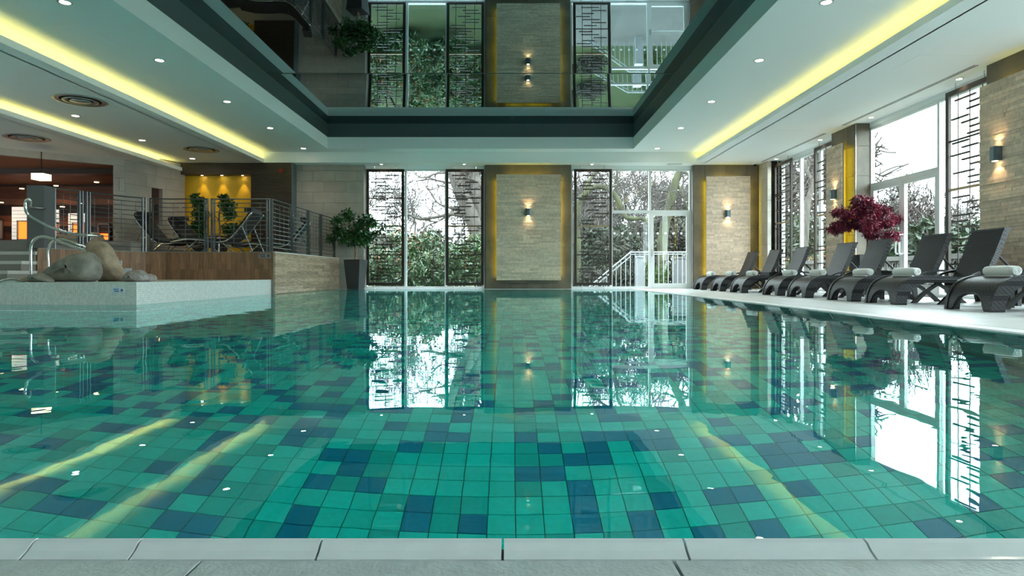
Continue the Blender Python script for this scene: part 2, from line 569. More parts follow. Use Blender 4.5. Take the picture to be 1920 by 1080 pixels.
# ------------------------------------------------------------------ decks and coping
dk = MB().box(PX1 + 0.12, 7.6, -4, 18.3, -0.5, -0.008).box(PX1, PX1 + 0.12, -4, 18.3, -0.05, -0.008)
dk.box(SPX, PX1, PY1, 18.3, -0.5, -0.008)
deck = struct(dk.build('floor', grout), 'pale tiled pool deck along the windows with dark loungers on it', 'floor')
x0s = [PX1 + 0.30 + 0.61 * i for i in range(8)]
for i in range(7):
    for j in range(37):
        xa, xb = x0s[i], min(x0s[i + 1], 7.58)
        ya = -4 + 0.61 * j
        yb = min(ya + 0.61, 18.25)
        if xb - xa > 0.1:
            piece('deck_tile', xa + .002, xb - .002, ya + .002, yb - .002, -0.008, 0, deck_m, deck)
for j in range(44):
    ya = -4 + 0.5 * j
    piece('edge_tile', PX1, PX1 + 0.098, ya + .0015, ya + .4985, -0.03, 0, coping_m, deck)
gm = MB()
for k in range(620):
    y = PY0 - 1 + k * 0.03
    if y < 18.0:
        gm.box(PX1 + 0.105, PX1 + 0.295, y, y + 0.021, -0.006, -0.001)
tag(gm.build('overflow_grating', grate_m, deck), kind='stuff')
for k in range(14):
    piece('edge_tile', SPX + k * .582 + .0015, SPX + k * .582 + .5805, PY1, PY1 + 0.12, -0.03, 0, coping_m, deck)
for k in range(14):
    piece('deck_tile', SPX + k * .582 + .002, SPX + k * .582 + .58, PY1 + 0.123, 18.25, -0.008, 0, deck_m, deck)

nd = MB().box(-13, PX1, -4, PY0 - 0.12, -0.5, -0.02)
near = struct(nd.build('floor_near', grout), 'grey tiled deck edge in front of the pool, nearest the viewer', 'floor')
YC = 0.88
for i in range(-9, 6):
    xa = 0.224 + 0.647 * i
    for j in range(3):
        yb = YC - 0.002 - 0.647 * j
        piece('deck_tile', xa + .0025, min(xa + .6445, PX1), yb - .642, yb, -0.02, -0.0115, deck_near, near)
prof = [(PY0 + 0.012, -0.06), (PY0 + 0.012, -0.014), (PY0 + 0.004, -0.001), (PY0 - 0.006, 0.003), (PY0 - 0.016, 0.001), (PY0 - 0.026, -0.006), (PY0 - 0.036, -0.010), (YC + 0.002, -0.0115), (YC + 0.002, -0.06)]
joints = [-0.0108 + 0.258 * k for k in range(-12, 13)]
joints = sorted([j for j in joints if abs(j + 0.785) > 0.05] + [-0.677])
for a, b in zip(joints[:-1], joints[1:]):
    MB().poly(prof, 'x', a + .0018, min(b, PX1) - .0018).build('coping_piece', coping_m, near, smooth=False)
MB().box(joints[0], PX1, YC + .003, PY0 + .006, -.06, -.018).build('coping_bed', grout, near)
MB().box(-13, joints[0], YC, PY0 + .01, -0.06, -0.002).build('coping_run', coping_m, near)

# ------------------------------------------------------------------ ceiling
cl = MB()
cl.box(5.11, 7.6, -4, 18.3, ZL, ZL + .04)
cl.box(-9.0, -6.77, -4, 18.3, ZL + .0, ZL + .04)
cl.box(-6.77, 5.11, 17.53, 18.3, ZL, ZL + .04)
cl.box(-6.77, 5.11, -4, -2, ZL, ZL + .04)
cl.box(-13.2, -9.03, -4, 18.3, ZL2, ZL2 + .04)
ceil = struct(cl.build('ceiling', paint), 'white stepped ceiling over the pool hall with glowing coves', 'ceiling')
MB().box(-17.2, 7.7, -4.2, 18.4, 4.62, 4.8).box(-17.2, -8.8, 18.4, 19.6, 4.0, 4.8).build('roof_slab', paint_grey, ceil)
sf_ = MB()
RX0, RX1, RY0, RY1 = PX0, PX1, 0.5, 17.05
sf_.box(-6.98, RX0, -2, 17.53, ZM, ZM + .05).box(RX1, 5.32, -2, 17.53, ZM, ZM + .05)
sf_.box(RX0, RX1, RY1, 17.53, ZM, ZM + .05).box(RX0, RX1, -2, RY0, ZM, ZM + .05)
sf_.build('soffit', paint, ceil)
MB().box(-7.01, 5.35, 17.5, 17.53, ZL, ZM).build('far_upstand', paint, ceil)
MB().box(-6.77, 5.11, -2.03, -2, ZL, ZM).build('near_upstand', paint, ceil)
for sx, x, back in ((1, 5.08, 5.32), (-1, -6.74, -6.98)):
    xs = sorted((x, x + .03 * sx))
    MB().box(xs[0], xs[1], -2, 17.5, ZL, ZL + .10).build('cove_lip', paint, ceil)
    bs = sorted((back, back + .03 * sx))
    MB().box(bs[0], bs[1], -2, 17.53, ZL, ZM + .05).build('cove_back', paint, ceil)
    ls = sorted((x + .10 * sx, x + .13 * sx))
    tag(MB().box(ls[0], ls[1], -2, 17.49, ZL + .042, ZL + .052).build('led_strip', led_yellow, ceil), 'glowing yellow LED strip in the ceiling cove')
MB().box(-9.03, -9.0, -4, 17.6, ZL2, ZL2 + .09).build('cove_lip', paint, ceil)
MB().box(-9.28, -9.25, -4, 18.3, ZL2, ZL + .2).build('cove_back', paint, ceil)
MB().box(-9.25, -9.0, -4, 18.3, ZL, ZL + .04).build('cove_top', paint, ceil)
tag(MB().box(-9.15, -9.12, -4, 17.4, ZL2 + .042, ZL2 + .052).build('led_strip', led_yellow, ceil), 'glowing yellow LED strip in the lower cove')
ZB = 4.06
rf = MB()
ZR = ZM + .05
rf.box(RX0 - .04, RX0, RY0, RY1, ZR, ZB).box(RX1, RX1 + .04, RY0, RY1, ZR, ZB)
rf.box(RX0 - .04, RX1 + .04, RY1, RY1 + .04, ZR, ZB).box(RX0 - .04, RX1 + .04, RY0 - .04, RY0, ZR, ZB)
rf.build('recess_band', paint, ceil)
rd = MB()
rd.box(RX0 - .04, RX0 - .001, RY0, RY1, ZB, ZH + .02).box(RX1 + .001, RX1 + .04, RY0, RY1, ZB, ZH + .02)
rd.box(RX0 - .04, RX1 + .04, RY1 + .001, RY1 + .04, ZB, ZH + .02).box(RX0 - .04, RX1 + .04, RY0 - .04, RY0 - .001, ZB, ZH + .02)
tag(rd.build('recess_upper_band', recess_dark, ceil), 'dark band round the mirrored ceiling recess')
for ya, yb, sl in ((12.83, RY1, -0.085), (8.6, 12.8, -0.035), (RY0, 8.57, -0.02)):
    MB().box(RX0, RX1, ya, yb, ZH, ZH + .02).build('mirror_panel', mirror_mat('mirror_foil', sl), ceil)
MB().box(RX0, RX1, 12.80, 12.83, ZH - .004, ZH + .02).build('mirror_joint', recess_dark, ceil)
MB().box(RX0, RX1, 8.57, 8.6, ZH - .004, ZH + .02).build('mirror_joint', recess_dark, ceil)
for ya, yb in ((9.38, 13.15), (13.9, 17.4)):
    for dx in (0, .045):
        piece('slot_diffuser', 6.80 + dx, 6.82 + dx, ya, yb, ZL - .002, ZL + .01, dark_hole, ceil)
for (xa, xb, ya, yb, z) in ((5.72, 6.5, 8.95, 9.65, ZL), (-6.4, -5.8, 8.6, 9.35, ZM), (-6.35, -5.75, 14.9, 15.6, ZM), (5.7, 6.4, 13.6, 14.2, ZL)):
    piece('access_hatch', xa, xb, ya, yb, z - .003, z, paint, ceil)
piece('air_grille', 4.35, 4.75, 17.62, 17.82, ZL - .012, ZL, paint_grey, ceil)

# ------------------------------------------------------------------ wall pieces
def blocks(parent, plane, d0, d1, a0, a1, z0, z1, bw, bh, mat, name='stone_block', j=.0025, holes=()):
    r, z = 0, z0
    while z < z1 - .02:
        zt = min(z + bh, z1)
        a = a0 - (bw / 2 if r % 2 else 0)
        while a < a1 - .01:
            p, q = max(a, a0), min(a + bw, a1)
            if q - p > .03 and not any(p < hb and q > ha and z < hd - .01 and zt > hc + .01 for ha, hb, hc, hd in holes):
                if plane == 'Y':
                    piece(name, p + j, q - j, d0, d1, z + j, zt - j, mat, parent)
                else:
                    piece(name, d0, d1, p + j, q - j, z + j, zt - j, mat, parent)
            a += bw
        z, r = zt, r + 1


brng = random.Random(5)
def brick_panel(parent, plane, sgn, face, a0, a1, z0, z1, proud=.15):
    """panel of narrow stone slips standing off a slate pier, with hidden LED strips behind its edges"""
    def B(mb, a, b, d, e, z, zz):
        d_, e_ = sorted((face + sgn * d, face + sgn * e))
        return mb.box(a, b, d_, e_, z, zz) if plane == 'Y' else mb.box(d_, e_, a, b, z, zz)
    panel = B(MB(), a0, a1, .10, proud - .022, z0, z1).build('brick_panel', brick_back, parent)
    B(MB(), a0 + .12, a1 - .12, 0, .10, z0 + .12, z1 - .12).build('panel_batten', brick_back, parent)
    led = MB()
    B(led, a0 + .03, a0 + .05, .085, .098, z0 + .1, z1 - .1)
    B(led, a1 - .05, a1 - .03, .085, .098, z0 + .1, z1 - .1)
    B(led, a0 + .25, a1 - .25, .085, .098, z1 - .035, z1 - .028)
    tag(led.build('led_strip', led_pier, parent), 'yellow LED strip glowing behind the brick panel')
    z = z0
    while z < z1 - .01:
        zt = min(z + brng.choice((.046, .052, .058)), z1)
        if z1 - zt < .02:
            zt = z1
        a = a0
        first = True
        while a < a1 - .005:
            ln = brng.uniform(.18, .58) * (brng.uniform(.4, 1) if first else 1)
            b = min(a + ln, a1)
            if a1 - b < .08:
                b = a1
            first = False
            pr = proud + brng.choice((-.006, 0, 0, .005))
            d_, e_ = sorted((face + sgn * (proud - .022), face + sgn * pr))
            if plane == 'Y':
                piece('brick', a + .001, b - .001, d_, e_, z + .0012, zt - .0012, brick_m, panel)
            else:
                piece('brick', d_, e_, a + .001, b - .001, z + .0012, zt - .0012, brick_m, panel)
            a = b
        z = zt
    return panel


# far wall
wf = MB()
wf.box(-0.73, 1.70, YF, YW + .07, -.5, 4.7).box(5.10, 7.42, YF, YW + .07, -.5, 4.7)
wf.box(-9.0, -4.09, YF, YW + .07, -.5, 4.7)
wall_far = struct(wf.build('wall_far', stone_back), 'far end wall with brown piers, brick panels and tall windows', 'wall')
for a, b in ((-4.09, -0.73), (1.70, 5.10)):
    MB().box(a, b, YW - .05, YW + .07, WZ1, 4.7).build('window_head', paint, wall_far)
blocks(wall_far, 'Y', YF - .03, YF, -6.12, -4.09, 0.0, ZL, .61, .30, stone_m)
blocks(wall_far, 'Y', YF - .05, YF, -0.69, 1.70, 0, ZL, .60, .60, slate, 'slate_tile')
blocks(wall_far, 'Y', YF - .05, YF, 5.12, 6.92, 0, ZL, .60, .60, slate, 'slate_tile')
brick_panel(wall_far, 'Y', -1, YF - .05, (931 - VX) / 67.2, (1051 - VX) / 67.2, .24, 3.17)
brick_panel(wall_far, 'Y', -1, YF - .05, 5.42, 6.64, .24, 3.12)
piece('plinth_strip', -.30, 1.32, YF - .14, YF - .05, .17, .225, slate, wall_far)

# right wall
wr_ = MB()
piers = ((17.25, 18.3), (13.0, 13.95), (8.2, 9.41), (4.0, 4.9), (-0.5, 0.4), (-4.3, -3.8))
for a, b in piers:
    wr_.box(XR + .03, 7.41, a, min(b, 17.9), -.5, 4.7)
wall_right = struct(wr_.build('wall_right', stone_back), 'right-hand wall of piers between tall windows behind the loungers', 'wall')
for a, b in RWIN:
    MB().box(XW - .05, 7.41, a, b, WZ1, 4.7).build('window_head', paint, wall_right)
blocks(wall_right, 'X', 6.93, XR + .03, 17.28, YF - .05, 0, ZL, .65, .30, stone_light)
blocks(wall_right, 'Y', 17.25, 17.28, 6.93, XW - .03, 0, ZL, .61, .30, stone_light)
for a, b in ((13.0, 13.95), (8.2, 9.41)):
    blocks(wall_right, 'X', XR, XR + .03, a, b, 0, ZL, .60, .60, slate, 'slate_tile')
    blocks(wall_right, 'Y', a - .03, a, XR, XW - .03, 0, ZL, .60, .60, slate, 'slate_tile')
    brick_panel(wall_right, 'X', -1, XR, a + .24, b - .06, .24, 3.12)
    piece('corner_bead', XR - .006, XR, a - .036, a - .028, 0, ZL, steel, wall_right)

# back and outer walls
struct(MB().box(-17, 7.75, -4.3, -4, -.5, 4.7).build('wall_back', stone_light), 'plain end wall behind the viewer', 'wall')
wl = MB().box(-13.4, -13.2, -4, 11.4, -.5, 4.7).box(-17.2, -17, -4, 19.6, -.5, 4.7).box(-17, -12, 11.2, 11.35, 3.2, 4.7)
struct(wl.build('wall_left', stone_m), 'dim left-hand wall beyond the steps', 'wall')

# ------------------------------------------------------------------ windows
def window(name, label, plane, p, a0, a1, mull, transoms, parts):
    """frame bars and panes; parts = list of (a, b, z0, z1, dots)"""
    root = S(name, label, 'window')
    d = .07
    fr = MB()
    def B(mb, a, b, z, zz, e=0.0):
        return mb.box(a, b, p - d / 2 - e, p + d / 2, z, zz) if plane == 'Y' else mb.box(p - d / 2 - e, p + d / 2, a, b, z, zz)
    B(fr, a0, a0 + .055, 0, WZ1); B(fr, a1 - .055, a1, 0, WZ1)
    B(fr, a0 + .055, a1 - .055, 0, .06); B(fr, a0 + .055, a1 - .055, WZ1 - .05, WZ1)
    fr.build('window_frame', frame_white, root)
    for m in mull:
        B(MB(), m - .03, m + .03, .06, WZ1 - .05, .01).build('mullion', frame_white, root)
    for a, b, z in transoms:
        B(MB(), a, b, z - .03, z + .05, .005).build('transom', frame_white, root)
    for a, b, z, zz, dots in parts:
        g = MB()
        if plane == 'Y':
            g.box(a, b, p - .006, p + .006, z, zz)
        else:
            g.box(p - .006, p + .006, a, b, z, zz)
        pane = g.build('pane', glass, root)
        for q in dots:
            o = MB()
            n = 16
            pts = [(q + .033 * math.cos(2 * math.pi * k / n), 1.56 + .033 * math.sin(2 * math.pi * k / n)) for k in range(n)]
            if plane == 'Y':
                o.poly(pts, 'y', p - .009, p - .0065)
            else:
                o.poly(pts, 'x', p - .009, p - .0065)
            o.build('dot', dot_mat, pane)
    return root


def fx(px, Y=YW):
    return (px - VX) * Y / F


m1, m2 = fx(761), fx(836)
window('window_1', 'tall window left of the central brick pier with white dots', 'Y', YW, -4.09, -0.73, [m1, m2], [],
       [(-4.03, m1 - .03, .06, WZ1 - .05, []), (m1 + .03, m2 - .03, .06, WZ1 - .05, [fx(768.3 + 15 * k) for k in range(5)]), (m2 + .03, -.785, .06, WZ1 - .05, [])])
d0, d1 = fx(1218), fx(1292)
m3 = fx(1146)
window('window_2', 'tall window right of the central brick pier beside the glazed door', 'Y', YW, 1.70, 5.10, [m3, d0], [(m3 + .03, d0 - .03, 2.16), (d0 + .03, 5.045, 2.16)],
       [(1.755, m3 - .03, .06, WZ1 - .05, []), (m3 + .03, d0 - .03, .06, 2.13, [fx(1152 + 14.8 * k) for k in range(5)]), (m3 + .03, d0 - .03, 2.21, WZ1 - .05, []), (d0 + .03, 5.045, 2.21, WZ1 - .05, [])])


def glazed_door(name, label, plane, p, a0, a1, z1, dots, handle_side, big_handle=False):
    root = S(name, label, 'door')
    fr = MB()
    def B(mb, a, b, z, zz, e0=-.03, e1=.03):
        return mb.box(a, b, p + e0, p + e1, z, zz) if plane == 'Y' else mb.box(p + e0, p + e1, a, b, z, zz)
    w = .075
    B(fr, a0, a0 + w, .03, z1); B(fr, a1 - w, a1, .03, z1); B(fr, a0 + w, a1 - w, .03, .15); B(fr, a0 + w, a1 - w, z1 - w, z1)
    fr.build('door_frame', frame_white, root)
    pane = B(MB(), a0 + w, a1 - w, .15, z1 - w, -.006, .006).build('pane', glass, root)
    for q in dots:
        pts = [(q + .033 * math.cos(2 * math.pi * k / 16), 1.56 + .033 * math.sin(2 * math.pi * k / 16)) for k in range(16)]
        MB().poly(pts, 'y' if plane == 'Y' else 'x', p - .009, p - .0065).build('dot', dot_mat, pane)
    c = a0 + .04 if handle_side < 0 else a1 - .04
    if big_handle:
        s_ = 1 if handle_side < 0 else -1
        def q(a, d, z):
            return (a, p - d, z) if plane == 'Y' else (p - d, a, z)
        hz0, hz1 = .78, 1.14
        path = [q(c, .03, hz0), q(c, .10, hz0), q(c + .01 * s_, .115, hz0 + .02), q(c + .01 * s_, .115, hz1 - .02), q(c, .10, hz1), q(c, .03, hz1)]
        MB().tube(path, .016, 10).build('door_handle', frame_white, root, smooth=True)
    else:
        MB().box(c - .02, c + .02, p - .06, p - .031, .92, 1.1).build('door_handle', paint_grey, root)
        MB().tube([(a0 + .05, p - .07, .97), (a1 - .05, p - .07, .97)], .014, 8).build('push_bar', frame_white, root)
    return root


glazed_door('door_1', 'white-framed glazed door in the far wall opening to the outside steps', 'Y', YW, d0 + .035, 5.04, 2.13, [fx(1233 + 14.8 * k) for k in range(4)], -1)
ma = 16.1
window('window_3', 'tall window in the right wall nearest the far corner', 'X', XW, 13.95, 17.25, [ma, 15.1], [],
       [(ma + .03, 17.195, .06, WZ1 - .05, []), (15.13, ma - .03, .06, WZ1 - .05, [15.3, 15.52]), (14.005, 15.07, .06, WZ1 - .05, [])])
window('window_4', 'wide window over the double doors behind the red maple', 'X', XW, 9.41, 13.0, [10.9], [(10.93, 12.945, 2.18)],
       [(10.93, 12.945, 2.23, WZ1 - .05, []), (9.465, 10.87, .06, WZ1 - .05, [])])
glazed_door('door_2', 'left leaf of the white glazed double doors behind the red maple', 'X', XW, 11.945, 12.94, 2.15, [], -1, True)
glazed_door('door_3', 'right leaf of the white glazed double doors behind the loungers', 'X', XW, 10.935, 11.935, 2.15, [], 1, True)
for k, (a, b) in enumerate(RWIN[2:]):
    window('window_%d' % (5 + k), 'tall window in the right wall outside the picture, %s past the near pier' % ORD[k], 'X', XW, a, b, [(a + b) / 2], [],
           [(a + .055, (a + b) / 2 - .03, .06, WZ1 - .05, []), ((a + b) / 2 + .03, b - .055, .06, WZ1 - .05, [])])

# ------------------------------------------------------------------ bronze screens
srng = random.Random(21)
def screen(label, loc, rotz, seed):
    r = random.Random(seed)
    t = thing('window_screen', label, 'screen', loc, rotz, 'bronze bar screens in front of the windows')
    w, h0, h1, b, d = 1.06, .10, 3.35, .075, .045
    fr = MB()
    fr.box(-w / 2, -w / 2 + b, -d / 2, d / 2, h0, h1).box(w / 2 - b, w / 2, -d / 2, d / 2, h0, h1)
    fr.box(-w / 2 + b, w / 2 - b, -d / 2, d / 2, h0, h0 + b).box(-w / 2 + b, w / 2 - b, -d / 2, d / 2, h1 - b, h1)
    fr.build('frame', screen_metal, t)
    iw = w / 2 - b
    MB().box(-iw, iw, -.02, .02, 1.735, 1.775).build('mid_rail', screen_rail, t)
    for z in (2.54, .95):
        MB().box(-iw, iw, -.010, .010, z - .015, z + .015).build('cross_bar', screen_metal, t)
    for u in (-.30, 0, .29):
        MB().tube([(u * .9, 0, h0 + b), (u * .9, 0, h1 - b)], .009, 5).build('rod', screen_metal, t)
    z = h0 + b + .09
    spans = [(-.36, .02), (-.1, .36), (-.42, -.02), (-.30, .2), (0, .42), (-.2, .16), (.02, .4), (-.28, .06)]
    k = r.randrange(8)
    while z < h1 - b - .05:
        if all(abs(z - q) > .04 for q in (1.755, 2.54, .95)):
            a, c = spans[k % 8]
            e = r.uniform(-.03, .03)
            o = piece('bar', max(a + e, -iw), min(c + e, iw), -.018, .012, z - .014, z + .014, screen_metal, t)
            k += r.choice((1, 1, 3))
        z += .097
    for u in (-.3, .32):
        MB().tube([(u, 0, 0), (u, 0, h0)], .012, 6).build('foot_pin', steel, t)
        MB().tube([(u, 0, h1), (u, 0, ZL)], .010, 6).build('hanger', steel, t)
    return t


YS = 17.93
screen('bronze bar screen beside the large potted ficus', (fx(722.5, YS), YS, 0), 0, 1)
screen('bronze bar screen touching the left edge of the central pier', (fx(871.5, YS), YS, 0), 0, 2)
screen('bronze bar screen just right of the central pier', (fx(1111.5, YS), YS, 0), 0, 3)
XS = 7.13
screen('bronze bar screen on the right wall next to the far corner', (XS, 16.74, 0), math.pi / 2, 4)
screen('bronze bar screen left of the right-wall pier with the maple', (XS, 14.46, 0), math.pi / 2, 5)
screen('bronze bar screen closest to the viewer, right of the double doors', (XS, 9.93, 0), math.pi / 2, 6)

# ------------------------------------------------------------------ sconces and downlights
def spot(name, parent, loc, rot, watts, angle, blend, col, r=.02):
    d = bpy.data.lights.new(name, 'SPOT')
    d.energy, d.spot_size, d.spot_blend, d.color, d.shadow_soft_size = watts, angle, blend, col, r
    o = bpy.data.objects.new(name, d)
    COL.objects.link(o)
    o.parent = parent
    o.location = loc
    o.rotation_euler = rot
    return o


def sconce(label, loc, rotz):
    t = thing('wall_sconce', label, 'wall light', loc, rotz, 'up-and-down wall sconces on the brick panels')
    pts = [(-.065, 0), (.065, 0), (.065, -.07), (.035, -.10), (-.035, -.10), (-.065, -.07)]
    MB().poly(pts, 'z', -.10, .10).build('shade', sconce_m, t)
    for s_ in (-1, 1):
        MB().lathe([(.036, -.002), (.036, .002)], 16, (0, -.05, .102 * s_)).build('lens', warm_lens, t)
        spot('lamp', t, (0, -.055, .106 * s_), (0 if s_ < 0 else math.pi, 0, 0), 3.4, math.radians(98), .45, (1, .72, .38), .012)
    return t


FP = YF - .05 - .157
sconce('blue-grey wall sconce on the brick panel of the central pier', (at(990.5, 399, FP).x, FP, 2.12), 0)
sconce('blue-grey wall sconce on the far-right brick panel', (at(1364, 402, FP).x, FP, 2.08), 0)
sconce('blue-grey wall sconce beside the red maple', (XR - .157, 13.5, 2.08), -math.pi / 2)
sconce('blue-grey wall sconce on the near-right pier', (XR - .157, 8.97, 2.08), -math.pi / 2)

dl_ring = MB().lathe([(.085, 0), (.085, -.006), (.062, -.006), (.062, 0)], 20).mesh('trim_ring', paint_grey)
dl_lens = MB().lathe([(.060, -.001), (.060, -.004)], 20).mesh('lens', lamp_lens)
def downlight(label, x, y, z, group, watts=12.0, ang=110, col=(1, .86, .66), s_=1.0):
    t = thing('downlight', label, 'downlight', (x, y, z), 0, group)
    a = link('trim_ring', dl_ring, t); b = link('lens', dl_lens, t)
    a.scale = b.scale = (s_, s_, 1)
    if watts:
        spot('lamp', t, (0, 0, -.02), (0, 0, 0), watts, math.radians(ang), .6, col, .05)
    return t


for nm, X in (('left', -5.5), ('right', 3.9)):
    for k, Y in enumerate((17.0, 14.65, 12.42, 10.03, 7.9)):
        downlight('round downlight in the %s soffit beside the mirror, %s from the far end' % (nm, ORD[k]), X, Y, ZM, 'soffit downlights')
    for k, Y in enumerate((5.6, 3.4, 1.2)):
        downlight('round downlight in the %s soffit outside the picture, %s past the visible ones' % (nm, ORD[k]), X, Y, ZM, 'soffit downlights')
for k, Y in enumerate((16.9, 14.6, 12.36)):
    downlight('small downlight in the left ceiling between the two coves, %s from the far end' % ORD[k], -8.4, Y, ZL, 'left ceiling downlights', 8)
for k, Y in enumerate((16.95, 14.55, 12.49, 10.04)):
    downlight('small downlight over the right-hand windows, %s from the far corner' % ORD[k], 7.04, Y, ZL, 'window downlights', 5, s_=.7)
for k, (X, w_) in enumerate(((-3.58, 'over the screen by the ficus'), (-1.28, 'over the screen left of the central pier'), (2.26, 'over the screen right of the central pier'))):
    downlight('small downlight %s' % w_, X, 17.76, ZL, 'window downlights', 4, s_=.6)

# ceiling diffusers
for k, (X, Y, Z, w_) in enumerate(((-7.57, 11.27, ZL, 'nearer round air diffuser between the yellow coves'), (-7.57, 15.66, ZL, 'farther round air diffuser between the yellow coves'), (-10.05, 13.3, ZL2, 'round air diffuser on the lowest brown ceiling at the left'))):
    t = thing('air_diffuser', w_, 'air vent', (X, Y, Z), 0, 'round ceiling diffusers')
    MB().lathe([(.40, 0), (.42, -.012), (.37, -.016), (.31, 0)], 36).build('outer_ring', vent_m, t, smooth=True)
    MB().lathe([(.26, -.004), (.28, -.020), (.23, -.024), (.19, -.004)], 32).build('inner_ring', vent_m, t, smooth=True)
    MB().lathe([(.15, -.004), (.17, -.026), (.05, -.032)], 28).build('centre_disc', vent_m, t, smooth=True)
    MB().lathe([(.36, -.0005), (.36, -.003)], 32).build('throat', dark_hole, t)

t = thing('security_camera', 'small white dome camera at the far right ceiling corner', 'camera', (at(1416, 312, 17.6).x, 17.6, ZL))
MB().lathe([(.07, 0), (.07, -.03), (.05, -.035)], 18).build('base', paint, t)
MB().lathe([(.05, -.035), (.045, -.06), (.025, -.08), (.005, -.085)], 18).build('dome', dark_hole, t, smooth=True)

# ------------------------------------------------------------------ left side: basin, steps, terrace
ZBAS, ZT = .29, .855
sp = MB()
sp.box(-13.2, SPX, SPY, 13.2, PDEEP, ZBAS)
spa = struct(sp.build('floor_basin', mosaic), 'raised mosaic-tiled basin edge with boulders standing on it', 'platform')

front = [(-4.80, 12.97), (-7.0, 12.97), (-7.30, 12.86), (-7.52, 12.62), (-7.70, 12.28), (-7.86, 11.88), (-8.03, 11.48), (-8.2, 11.1)]
tp = MB()
tp.poly([(-4.80, 18.0)] + front + [(-8.2, 11.45), (-13.2, 11.45), (-17, 11.45), (-17, 18.0)], 'z', PDEEP - .1, ZT - .012)
terrace = struct(tp.build('floor_terrace', step_dark), 'raised lounge terrace with wooden front beside the pool', 'terrace')
tl = MB().poly([(-4.79, 17.86)] + [(x + .02, y - .012) for x, y in front] + [(-8.2, 11.46), (-16.9, 11.46), (-16.9, 17.86)], 'z', ZT - .012, ZT)
tl.build('terrace_top', step_dark, terrace)
# vertical walnut boards round the front
def along(path, s):
    for (xa, ya), (xb, yb) in zip(path[:-1], path[1:]):
        L = math.hypot(xb - xa, yb - ya)
        if s <= L or (xb, yb) == path[-1]:
            return xa + (xb - xa) * s / L, ya + (yb - ya) * s / L, math.atan2(yb - ya, xb - xa)
        s -= L
total = sum(math.hypot(b[0] - a[0], b[1] - a[1]) for a, b in zip(front[:-1], front[1:]))
bm_ = MB().box(-.5, .5, -.5, .5, -.5, .5).mesh('wood_board', wood_m)
s_, k = .001, 0
while s_ < total - .02:
    bw = .094
    x, y, an = along(front, min(s_ + bw / 2, total))
    zs = (ZBAS, .50 if k % 2 else .62, ZT - .014)
    for za, zb in zip(zs[:-1], zs[1:]):
        o = link('wood_board', bm_, terrace, (x - math.sin(an) * -.006, y - math.cos(an) * -.006 * -1 - .012, (za + zb) / 2))
        o.scale = (bw - .002, .024, zb - za - .002)
        o.rotation_euler = (0, 0, an)
    s_ += bw
    k += 1
# horizontal planks on the pool side
prng = random.Random(3)
z, r = 0.0, 0
while z < ZT - .03:
    zt = min(z + .078, ZT - .012)
    y = 12.985
    while y < 17.86:
        yb = min(y + prng.uniform(.5, 1.3), 17.86)
        if 17.86 - yb < .15:
            yb = 17.86
        piece('plank', -4.80, -4.775 + prng.choice((0, .002, .004)), y + .001, yb - .001, z + .001, zt - .001, wood_h, terrace)
        y = yb
    z = zt
piece('edge_trim', -4.81, -4.768, 12.955, 17.86, ZT - .012, ZT + .006, step_light, terrace)

st = S('stairs', 'pale-nosed steps climbing at the left edge beside the boulders', 'steps')
tops = ((.455, 10.45), (.62, 10.75), (.79, 11.05), (1.0, 11.35))
for k, (z, y) in enumerate(tops):
    MB().box(-13.2, -8.22, y, 11.7 + (5.5 if k == 3 else 0), (tops[k - 1][0] if k else ZBAS), z - .055).build('riser', step_dark, st)
    MB().box(-13.2, -8.20, y - .012, 11.7 + (5.5 if k == 3 else 0), z - .055, z).build('tread', step_light if k < 3 else step_dark, st)

# wenge wall with gold niche
YN = 17.55
wd = S('wall_niche', 'dark wood wall with a glowing gold niche behind the terrace', 'wall')
zN = at(400, 327, YN).z
nx0, nx1, nx2 = at(340, 0, YN).x, at(470.5, 0, YN).x, at(547, 0, YN).x
MB().box(nx0 - .1, nx2, YN + .02, YN + .30, zN, ZL).build('header_backing', wood_dark, wd)
for k in range(5):
    za = zN + (ZL - zN) * k / 5
    piece('wood_panel', nx0 - .1, nx2, YN, YN + .02, za + .002, zN + (ZL - zN) * (k + 1) / 5, wood_dark, wd)
MB().box(nx1, nx2, YN + .02, YN + .30, ZT, zN).build('jamb_backing', wood_dark, wd)
for k in range(20):
    za = ZT + (zN - ZT) * k / 20
    piece('wood_panel', nx1, nx2, YN, YN + .02, za + .0015, ZT + (zN - ZT) * (k + 1) / 20, wood_dark, wd)
piece('corner_trim', nx2, nx2 + .03, YN - .01, YN + .30, ZT, ZL, sconce_m, wd)
tag(MB().box(nx0 - .1, nx1, YN + .26, YN + .30, ZT, zN).build('gold_panel', gold, wd), 'gold mosaic back of the niche')
for k, px in enumerate((379, 416, 455)):
    t = thing('niche_spotlight', '%s spotlight over the gold niche, counting from the left' % ORD[k], 'spotlight', (at(px, 327, YN + .16).x, YN + .16, zN), 0, 'spotlights over the gold niche')
    link('trim_ring', dl_ring, t).scale = (.5, .5, 1)
    link('lens', dl_lens, t).scale = (.5, .5, 1)
    spot('lamp', t, (0, 0, -.015), (math.radians(-4), 0, 0), 9, math.radians(62), .7, (1, .80, .42), .015)
t = thing('alarm_sounder', 'small red fire alarm on the dark wood wall', 'alarm', (at(527, 320, YN).x, YN, at(527, 320, YN).z))
MB().poly([(.055 * math.cos(a * math.pi / 8), .055 * math.sin(a * math.pi / 8)) for a in range(16)], 'y', -.03, 0).build('base', red_m, t)
MB().poly([(.03 * math.cos(a * math.pi / 8), .03 * math.sin(a * math.pi / 8)) for a in range(16)], 'y', -.055, -.03).build('sounder', red_m, t)

